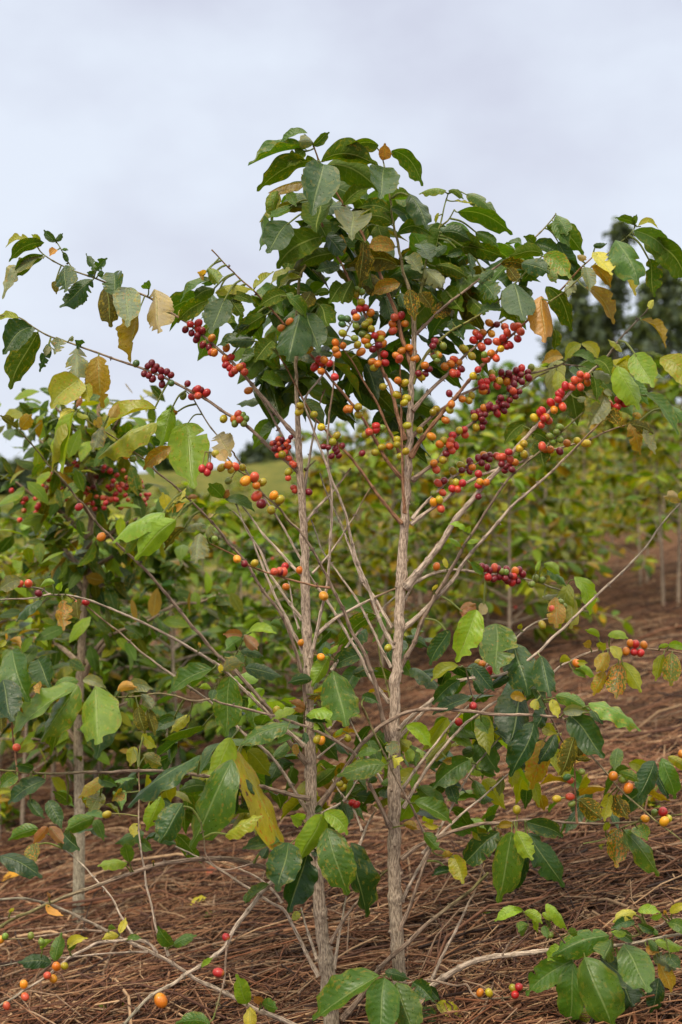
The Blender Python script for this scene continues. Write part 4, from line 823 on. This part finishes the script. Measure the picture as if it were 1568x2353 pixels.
# ---------------------------------------------------------------- bushes behind
def leaf_cloud(mb, pos, dirs, Ls, nrm, cols, wear, wk=.21):
    """many small arched blades at once: 5 x 3 points each"""
    n = len(pos); t = np.array([0, .22, .5, .78, 1.]); wt = np.array([.03, .8, 1.0, .62, .03]); v = np.array([-1, 0, 1.])
    ax = dirs / np.linalg.norm(dirs, axis=1)[:, None]
    nn = nrm - ax * np.sum(nrm * ax, 1)[:, None]; nn /= np.linalg.norm(nn, axis=1)[:, None] + 1e-9
    s = np.cross(ax, nn)
    arch = rng.uniform(0, .16, n) * Ls; cup = rng.uniform(-.3, .3, n)
    p = pos[:, None, None] + ax[:, None, None] * (t[None, :, None, None] * Ls[:, None, None, None]) \
        + s[:, None, None] * (wt[None, :, None] * v[None, None] * (Ls * wk)[:, None, None])[..., None] \
        + nn[:, None, None] * ((np.sin(np.pi * t)[None, :] * arch[:, None])[:, :, None] + (wt[None, :, None] * np.abs(v)[None, None] * (Ls * wk * cup)[:, None, None]))[..., None]
    idx = np.arange(n * 15).reshape(n, 5, 3)
    f = np.stack([idx[:, :-1, :-1], idx[:, :-1, 1:], idx[:, 1:, 1:], idx[:, 1:, :-1]], -1).reshape(-1, 4)
    C = np.concatenate([np.repeat(cols, 15, axis=0), np.repeat(wear, 15)[:, None]], 1)
    U = np.zeros((n, 5, 3, 3)); U[..., 0] = t[None, :, None]; U[..., 1] = v[None, None]; U[..., 2] = rng.random(n)[:, None, None]
    mb.add(p.reshape(-1, 3), f, C, U.reshape(-1, 3))
FAR_BR = {}
PAL = {'green': 'gglduulL', 'mixed': 'guuqlyLyqo', 'yellow': 'yuqoLgyLw', 'dark': 'dlgDuu'}
def pal_cols(n, pal):
    c = [LC[random.choice(PAL[pal])] for _ in range(n)]
    return np.array(c) * rng.uniform(.75, 1.3, (n, 1)), np.array([random.random() * .7 for _ in range(n)])
def grow(root, loc, base_pts, H, spread, nbr, nleaf, pal, cherries=0, leaf=(.08, .13), low=.25, seed=0, bark=(.42, .34, .26), r0=.016):
    """trunk(s), arching side branches, leaves in pairs along the outer branches, fruit near the nodes"""
    random.seed(seed); o3 = np.asarray(loc)
    tr = [MB()]; brs = []; lf = MB(); ch = MB(); pos, dr, nr = [], [], []; cpos = []
    for ti, bp in enumerate(base_pts):
        if ti: tr.append(MB())
        st = catmull(bp, .06); k = len(st); s = np.linspace(0, 1, k)
        tube_into(tr[ti], st, r0 * (1 - s * .75) * (1 + .08 * np.sin(s * 60)), np.array(bark), sides=9, seed=seed + ti)
        for b in range(nbr // len(base_pts)):
            u = low + (1 - low) * random.random() ** .85 * .98
            p0 = st[min(k - 1, int(u * (k - 1)))]
            az = b * 2.4 + random.uniform(-.5, .5)
            ln = spread * (1.15 - .75 * u) * random.uniform(.7, 1.15)
            out = np.array((math.cos(az), math.sin(az), 0)); rise = random.uniform(.35, 1.0) * (.6 + u * .5)
            bpts = [p0 + out * ln * q + UP * ln * (rise * q - .45 * q * q) for q in (0, .3, .65, 1.)]
            cv = catmull(bpts, .05); kk = len(cv)
            brs.append(MB()); tube_into(brs[-1], cv, np.linspace(.0058, .0022, kk), np.array(bark) * random.uniform(.6, 1.0), sides=5, seed=b)
            m = max(4, int(nleaf / nbr))
            for q in range(m):
                t = .30 + .70 * (q + random.random()) / m
                pp = cv[min(kk - 1, int(t * (kk - 1)))]
                side = np.cross(out, UP) * (1 if q % 2 else -1)
                d = side * random.uniform(.3, 1.0) + out * random.uniform(0, .8) + UP * random.uniform(-1.0, .25)
                pos.append(pp); dr.append(d); nr.append(UP + rng.normal(0, .45, 3))
            if cherries:
                for q in range(int(cherries / nbr * 2) if random.random() < .5 else 0):
                    t = random.uniform(.15, .55) if q % 3 else random.uniform(.2, .3)
                    cpos.append(cv[min(kk - 1, int(t * (kk - 1)))] + rng.normal(0, .009, 3))
        for q in range(10):
            pos.append(st[-1] - UP * random.uniform(0, .15)); dr.append(np.array((random.uniform(-1, 1), random.uniform(-1, 1), random.uniform(-.5, .8)))); nr.append(UP + rng.normal(0, .5, 3))
    n = len(pos); cols, wear = pal_cols(n, pal)
    leaf_cloud(lf, np.array(pos), np.array(dr), rng.uniform(*leaf, n), np.array(nr), cols, wear)
    for c in cpos: cherry_into(ch, c, random.uniform(.0062, .008), rng.normal(0, 1, 3), jit(CC[random.choice('rrmpmpo')], .2), hi=False)
    for mb in tr: mb.build('trunk', M_BARK, root, o3)
    for mb in brs: mb.build('branch', M_BARK, root, o3)
    lf.build('foliage', M_LEAF2, root, o3)
    allb = MB()
    for mb in brs:
        for v_, f_, c_, u_ in zip(mb.v, mb.f, mb.c, mb.u): allb.add(v_, f_, c_, u_)
    FAR_BR[root] = allb.build('branches', M_BARK, None, o3, linked=False)
    if cpos: tag(ch.build('cherries', M_CHERRY, root, o3), kind='stuff')
    return root

# the blurred bush on the left: its own stem and side branches from the survey
def second_bush():
    z = 1.15
    tpts = [(180, 2125), (182, 2000), (183, 1840), (180, 1700), (184, 1560), (190, 1450), (198, 1340), (207, 1230), (216, 1120), (224, 1000), (228, 920), (232, 880)]
    base = P(*tpts[0], z); base[2] -= .05
    root = tag(empty('coffee_bush', tuple(base)), 'out-of-focus coffee bush on the left with one pale stem and clusters of dark pink cherries', 'coffee bush')
    o3 = base
    p3 = catmull([P(a, b, z) for a, b in tpts], .05); p3[0] = base
    mb = MB(); k = len(p3); s = np.linspace(0, 1, k)
    tc_ = np.array((.42, .39, .29)) * (1 - s[:, None]) + np.array((.46, .31, .20)) * s[:, None]
    tube_into(mb, p3, (.0168 * (1 - s) + .005 * s) * node_profile(k, .05, .16, 0, .08), tc_, sides=14, seed=50.)
    mb.build('trunk', M_BARK, root, o3)
    SB = ['H 540,400 680,270 800,180 1000,85 1130,20 F 1250,960 1380,900', 'H 530,480 610,300 720,205 900,150 1000,90', 'F 560,560 430,430 300,330 200,280 100,200', 'F 590,430 500,310 420,220 330,130', 'F 600,400 700,300 760,200 850,120', 'F 610,300 560,150 500,60', 'F 600,250 680,120 740,20', 'H 500,400 400,310 300,250 180,240', 'H 470,880 380,760 250,700 120,640', 'H 480,880 560,780 680,700 800,640', 'F 530,880 430,760 330,700 200,650', 'F 560,620 650,560 760,480 860,430', 'H 455,1060 400,980 330,900 200,870',
          'C 600,1540 500,1400 420,1300 330,1200', 'C 620,1500 700,1380 770,1260', 'F 590,200 450,110 350,20 C 250,1430', 'C 610,1560 560,1440 540,1340', 'F 600,150 720,60 C 800,1480 880,1430', 'F 605,90 480,0 C 380,1400 200,1320', 'F 540,800 650,700 760,640 880,610', 'F 545,760 450,680 380,580 280,540', 'F 530,950 640,850 760,800']
    brs = []; pos, dr, nr, cp = [], [], [], []
    random.seed(77)
    for bi, line in enumerate(SB):
        xy = [sheet(c, *map(float, q.split(','))) for c, q in toks(line)]
        dz = random.uniform(-.28, .3); kq = len(xy)
        cv = catmull([P(a, b, z + dz * i / (kq - 1)) for i, (a, b) in enumerate(xy)], .03); kk = len(cv)
        brs.append(MB()); tube_into(brs[-1], cv, np.linspace(.0085, .003, kk), np.array((.34, .26, .18)), sides=6, seed=bi)
        outd = unit(cv[-1] - cv[0])
        for q in range(20 if bi in (2, 3, 4, 5, 6, 8, 9, 10) else 27):
            t = .3 + .75 * random.random() ** .8; pp = cv[min(kk - 1, int(t * (kk - 1)))]
            side = unit(np.cross(outd, np.array((0, 1., 0)) if q % 2 else np.array((0, -1., .4))))
            pos.append(pp + rng.normal(0, .03, 3)); dr.append(side * random.uniform(.2, 1) + outd * random.uniform(-.2, .7) + np.array((0, random.uniform(-.8, .8), random.uniform(-1.1, .1)))); nr.append(UP + rng.normal(0, .5, 3) + TOCAM * .4)
    for cx, cy, m in ((300, 210, 7), (330, 285, 5), (390, 280, 6), (480, 150, 7), (520, 205, 5), (590, 150, 4), (750, 225, 9), (800, 180, 7), (830, 235, 6), (890, 310, 5), (670, 300, 5), (210, 360, 6), (140, 300, 5), (580, 310, 4), (700, 260, 6), (780, 320, 4), (560, 260, 3), (940, 320, 3), (620, 90, 3)):
        c0 = P(*sheet('F', cx, cy), z - random.uniform(.0, .2))
        for _ in range(m): cp.append(c0 + rng.normal(0, .014, 3))
    for cx, cy, rx, ry, n in ((90, 950, 130, 60, 55), (250, 930, 110, 50, 30), (110, 1260, 150, 130, 70), (330, 1180, 110, 110, 26), (90, 1500, 140, 130, 50), (110, 1060, 140, 60, 40), (300, 1000, 80, 50, 24)):
        for _ in range(n):
            a, b = random.gauss(0, .55), random.gauss(0, .55)
            pos.append(P(cx + a * rx, cy + b * ry, z + random.uniform(-.3, .35))); dr.append(np.array((random.uniform(-1, 1), random.uniform(-.8, .8), random.uniform(-1.1, .25)))); nr.append(UP + rng.normal(0, .5, 3) + TOCAM * .4)
    n = len(pos); cols, wear = pal_cols(n, 'mixed'); lf = MB()
    c2, w2 = pal_cols(n, 'green'); top = rng.random(n) < .55; cols[top] = c2[top]
    leaf_cloud(lf, np.array(pos), np.array(dr), rng.uniform(.045, .085, n), np.array(nr), cols * .8, wear, wk=.23)
    for b_ in brs: b_.build('branch', M_BARK, root, o3)
    lf.build('foliage', M_LEAF2, root, o3)
    ch = MB()
    for c in cp: cherry_into(ch, c, random.uniform(.0062, .0078), rng.normal(0, 1, 3), jit(CC[random.choice('rrmprp')], .2), hi=False)
    tag(ch.build('cherries', M_CHERRY, root, o3), kind='stuff')
second_bush()

def dup(root, name, loc, rz, sc, far=False):
    e = empty(name, loc); e.rotation_euler = (0, 0, rz); e.scale = (sc, sc, sc)
    for c in list(root.children) + ([FAR_BR[root]] if far else []):
        if far and c.name.split('.')[0] == 'branch': continue          # too small there: one mesh of branches
        d = c.copy(); d.location = (0, 0, 0); COL.objects.link(d); d.parent = e
    return e
protos = []
specs = [('mixed', 1.35, 1, 620, 30), ('yellow', 1.3, 2, 560, 0), ('green', 1.3, 2, 640, 20), ('yellow', 1.1, 1, 480, 0), ('dark', 1.2, 2, 620, 0), ('mixed', 1.45, 2, 620, 0)]
def proto_of(pi, loc):
    pal, H, nt_, nl, nc = specs[pi]
    random.seed(100 + pi); L0 = np.asarray(loc, float)
    bps = []
    for q in range(nt_):
        ox, oy = (q - (nt_ - 1) / 2) * .12, random.uniform(-.08, .08)
        lean = random.uniform(-.1, .1)
        bps.append([L0 + np.array((ox, oy, -.05)), L0 + np.array((ox + lean * .3, oy, H * .35)), L0 + np.array((ox + lean * .8, oy, H * .7)), L0 + np.array((ox + lean, oy, H))])
    return bps
PB = [  # prototype, view x of the stem foot, distance, scale, turn, label
    (5, 860, 7.4, .92, .3, 'blurred coffee bush with twin thin stems between the two stems of the front bush'),
    (0, 1150, 7.2, 1.0, 1.0, 'blurred pale-stemmed coffee bush behind the maroon cherry cluster at mid-height'),
    (1, 1112, 7.9, .9, 2.0, 'thin yellowish coffee bush just left of the pale-stemmed one behind the maroon cluster'),
    (3, 1262, 9.6, .95, .2, 'small yellow-green coffee bush at the top edge of the straw, right of the maroon cluster'),
    (1, 1345, 11.5, 1.0, 1.4, 'yellow-green coffee bush on the slope under the long bare right-hand twig'),
    (5, 1556, 8.2, 1.05, 2.2, 'tall blurred coffee bush with a pale stem at the right edge'),
    (2, 560, 5.6, .78, .5, 'dense dark green coffee bush behind the left stem of the front bush'),
    (4, 420, 5.0, .8, 2.4, 'dark low coffee bush right of the blurred pink-cherried bush'),
    (0, 290, 6.4, .86, 3.4, 'green coffee bush with some fruit behind the blurred pink-cherried bush'),
    (2, 120, 5.4, .9, 1.1, 'blurred green coffee bush lowest at the left edge'),
    (3, 20, 6.6, .95, 2.8, 'yellowish coffee bush half cut by the left edge'),
    (1, 690, 7.8, .86, 4.0, 'yellow-green coffee bush seen between the crossing twigs left of the middle'),
    (5, 40, 4.7, .74, .9, 'blurred leafy coffee bush at the left edge beside the pink-cherried bush'),
    (4, 950, 9.5, .9, 5.0, 'dark green coffee bush just right of the right stem, on the slope'),
    (4, 250, 5.2, .76, 1.9, 'dark green coffee bush filling the gap right of the blurred pale stem'),
    (2, 640, 6.4, .74, 3.1, 'green coffee bush low behind the left stem, in front of the yellow-green one'),
    (5, 470, 7.0, .84, 4.4, 'green coffee bush behind the dark low bush left of the stems'),
    (1, 1000, 8.6, 1.05, 2.9, 'yellow-green coffee bush behind the orange cherries right of the right stem'),
    (5, 1215, 9.2, 1.15, 5.2, 'taller green coffee bush behind the maroon cherry branch'),
    (2, 1080, 10.4, 1.2, .4, 'leafy green coffee bush between the pale-stemmed bush and the right stem'),
    (1, 1470, 10.0, 1.05, 3.7, 'yellow-green coffee bush left of the tall one at the right edge'),
    (3, 1420, 14.0, 1.0, .7, 'small coffee bush at the end of the straw near the right edge'),
]
first = {}
for pi, x, Yd, sc, rz, lab in PB:
    X = (x - 784) * Yd / FPX; loc = (X, Yd, gz_fine(X, Yd))
    if pi not in first:
        pal, H, nt_, nl, nc = specs[pi]
        e = empty('coffee_bush', loc)
        grow(e, loc, proto_of(pi, loc), H, .62 * H / 1.2, 30, nl, pal, nc, seed=200 + pi * 7, r0=.011, low=.12)
        e.rotation_euler = (0, 0, rz); e.scale = (sc,) * 3; first[pi] = e
    else: e = dup(first[pi], 'coffee_bush', loc, rz, sc)
    tag(e, lab, 'coffee bush')
random.seed(42)
far_n = 0
for row, Yd in enumerate((8.3, 9.6, 11.2, 12.6, 14.0, 15.5, 17.2, 19.0, 21.0, 23.5, 26.5, 30.0, 34.0, 39.0)):
    x = -.30 * Yd + random.uniform(0, 1)
    while x < .33 * Yd:
        X = x + random.uniform(-.3, .3); Y = Yd + random.uniform(-.9, .9)
        x += random.uniform(.75, 1.45) * (1 + Yd * .012)
        if Y < 16 and X / Y > .14 or (Y < 9.2 and X / Y > .05): continue          # the open straw on the right
        if random.random() < (.3 if X / Y < -.02 and Y > 10 else .12): continue
        e = dup(first[random.choice((0, 1, 1, 2, 3, 3, 5, 4))], 'coffee_bush', (X, Y, gz_fine(X, Y) - .03), random.uniform(0, 6.28), random.uniform(.7, 1.45) * (.72 if X / Y < -.02 else 1), far=True)
        side = 'right-hand' if X / Y > .02 else 'left-hand'
        tag(e, 'far coffee bush blurred into the green rows on the ' + side + ' slope', 'coffee bush', 'far coffee bushes in the ' + side + ' rows'); far_n += 1

# ---------------------------------------------------------------- far trees
def tall_tree(x, ytop, Yd, wid, label, name, cat, pal, group=None, seed=1, nleaf=2400, lsz=(.35, .8), low=.12):
    random.seed(seed); r = np.random.default_rng(seed)
    X = (x - 784) * Yd / FPX; z0 = ground_z(X, Yd) - .2; top = CAM_H + (1176.5 - ytop) * Yd / FPX; H = top - z0
    loc = np.array((X, Yd, z0)); root = tag(empty(name, tuple(loc)), label, cat, group)
    tr = MB(); cv = catmull([loc + np.array((random.uniform(-.03, .03) * H * (q > 0), 0, H * q)) for q in (0, .25, .5, .75, 1)], .5); k = len(cv)
    tube_into(tr, cv, np.linspace(.02 * H, .002 * H, k), np.array((.10, .085, .07)), sides=8, seed=seed)
    pos, dr = [], []
    nb = 46
    for b in range(nb):
        u = low + (1 - low) * (b + random.random()) / nb
        p0 = cv[min(k - 1, int(u * (k - 1)))]; az = random.uniform(0, 6.28)
        ln = wid * (1.0 - .86 * max(0, u - .30) / .70) * random.uniform(.45, 1.15)
        out = np.array((math.cos(az), math.sin(az), 0))
        e = p0 + out * ln + UP * ln * random.uniform(.3, 1.0)
        tube_into(tr, [p0, p0 * .5 + e * .5 - UP * ln * .1, e], [.004 * H, .003 * H, .001 * H], np.array((.10, .085, .07)), sides=5)
        for q in range(nleaf // nb):
            t = random.uniform(.3, 1.1); c = p0 * (1 - t) + e * t
            pos.append(c + r.normal(0, .09 * wid, 3) + UP * r.normal(0, .12 * wid)); dr.append(r.normal(0, 1, 3) - UP * .5)
    for q in range(520):                              # the dense narrow leader
        u = .5 + .5 * random.random(); c = cv[min(k - 1, int(u * (k - 1)))]
        pos.append(c + r.normal(0, .11 + .28 * wid * (1 - u), 3)); dr.append(r.normal(0, 1, 3) + UP * .3)
    n = len(pos); lf = MB(); base = np.array(pal)
    tone = np.concatenate([np.repeat(r.uniform(.55, 1.35, (nb, 1)), nleaf // nb, axis=0), np.ones((520, 1))])[:n]
    leaf_cloud(lf, np.array(pos), np.array(dr), r.uniform(*lsz, n), r.normal(0, 1, (n, 3)) + UP * .6, base[None] * tone * r.uniform(.7, 1.3, (n, 1)), np.zeros(n), wk=.26)
    tr.build('trunk', M_BARK, root, loc); lf.build('crown', M_LEAF2, root, loc)
euc = (.075, .100, .075)
for i, (x, yt, Yd, wd, lab) in enumerate((
    (1422, 500, 62, 1.6, 'tallest dark eucalyptus tree, its thin tip rising left of the right-edge leaves'),
    (1335, 640, 64, 2.1, 'dark eucalyptus tree behind the orange withered leaf'),
    (1540, 575, 60, 2.2, 'broad dark eucalyptus tree nearest the right edge'),
    (1482, 640, 66, 1.9, 'dark eucalyptus tree between the tallest one and the right-edge one'),
    (1280, 740, 68, 1.6, 'shorter dark eucalyptus tree at the left end of the dark group'),
    (1385, 720, 70, 1.9, 'lower eucalyptus tree filling the gap left of the tallest one'))):
    tall_tree(x, yt, Yd, wd * .82, lab, 'eucalyptus_tree', 'tree', euc, 'dark eucalyptus trees on the right', seed=300 + i, nleaf=1050, lsz=(.22, .55))
for i, (x, yt, Yd, wd, lab) in enumerate((
    (15, 1095, 55, 1.6, 'dark round tree on the hillside at the left edge'),
    (600, 1035, 75, 1.3, 'distant dark conifer showing just left of the left stem'),
    (640, 1050, 78, 1.0, 'smaller distant conifer beside the one left of the left stem'),
    (420, 1075, 72, 1.6, 'distant bushy tree on the skyline behind the big pale green leaf'),
    (950, 900, 60, 1.4, 'bushy tree behind the right stem of the front bush'),
    (1130, 835, 30, 1.3, 'round green tree on the skyline behind the maroon cherries'))):
    tall_tree(x, yt, Yd, wd * .85, lab, 'distant_tree', 'tree', (.10, .17, .035) if i > 4 else (.05, .085, .035) if i > 2 else (.06, .085, .065), 'distant trees along the skyline', seed=400 + i, nleaf=1700, low=.05, lsz=(.2, .4) if i > 4 else (.35, .8))

# ---------------------------------------------------------------- weeds and fallen leaves on the straw
random.seed(8)
def weed(x, Yd, sz, n, label):
    X = (x - 784) * Yd / FPX; loc = np.array((X, Yd, gz_fine(X, Yd)))
    root = tag(empty('weed', tuple(loc)), label, 'weed', 'low green weeds in the straw')
    sm, lf = MB(), MB(); pos, dr = [], []
    for q in range(n):
        a = random.uniform(0, 6.28); h = sz * random.uniform(.4, 1.0)
        e = loc + np.array((math.cos(a) * h * .6, math.sin(a) * h * .6, h))
        tube_into(sm, [loc, loc * .5 + e * .5 + UP * h * .12, e], [.0016, .0013, .0008], np.array((.16, .2, .06)), sides=5)
        for k in range(5):
            t = random.uniform(.4, 1); pos.append(loc * (1 - t) + e * t); dr.append(rng.normal(0, 1, 3) + UP * .2)
    m = len(pos); cols, wear = pal_cols(m, 'mixed')
    leaf_cloud(lf, np.array(pos), np.array(dr), rng.uniform(.25, .5, m) * sz, rng.normal(0, .4, (m, 3)) + UP, cols, wear * .3, wk=.3)
    sm.build('stem', M_BARK, root, loc); lf.build('leaves', M_LEAF2, root, loc)
for a in ((1500, 3.5, .09, 5, 'taller green weed in the straw near the right edge'), (1440, 3.3, .06, 4, 'small green weed left of the taller one near the right edge'),
          (1562, 3.7, .10, 5, 'green weed cut by the right edge above the big wet leaves'), (1398, 3.2, .05, 3, 'tiny green weed above the lime young leaves at lower right'),
          (262, 2.75, .04, 3, 'tiny seedling in the straw at the bottom, left of the big orange cherry'), (20, 5.0, .16, 6, 'weed tuft by the left edge behind the blurred stem'),
          (500, 3.35, .05, 3, 'small weed in the straw between the left twigs'), (1120, 3.0, .04, 3, 'tiny weed right of the right stem foot')): weed(*a)
def fallen(x, y, col, ln, label, rot):
    for Yd in np.linspace(1.6, 7, 500):
        X = (x - 784) * Yd / FPX
        if CAM_H - (y - 1176.5) * Yd / FPX <= gz_fine(X, Yd): break
    z = gz_fine(X, Yd) + .04; mb = MB(); loc = np.array((X, Yd, z))
    d = np.array((math.cos(rot), math.sin(rot), .1)) * ln
    leaf_into(mb, loc - d * .5, loc + d * .5, ln * .2, UP + np.array((0, -.3, 0)), col, .5, UP * ln * .12, fold=.35)
    tag(mb.build('fallen_leaf', M_LEAF2, origin=loc), label, 'leaf')
fallen(47, 2052, (.55, .27, .02), .11, 'fallen orange-yellow leaf on the straw left of the blurred stem', .2)
fallen(462, 2110, (.40, .36, .03), .06, 'fallen yellow leaf on the straw between the left twigs and the left stem', .5)
fallen(1120, 2335, (.30, .20, .13), .06, 'fallen grey-brown leaf in the straw at the bottom, right of the stems', 2.4)
fallen(490, 2040, (.30, .07, .04), .07, 'fallen dark red leaf on the straw left of the left stem', 1.2)
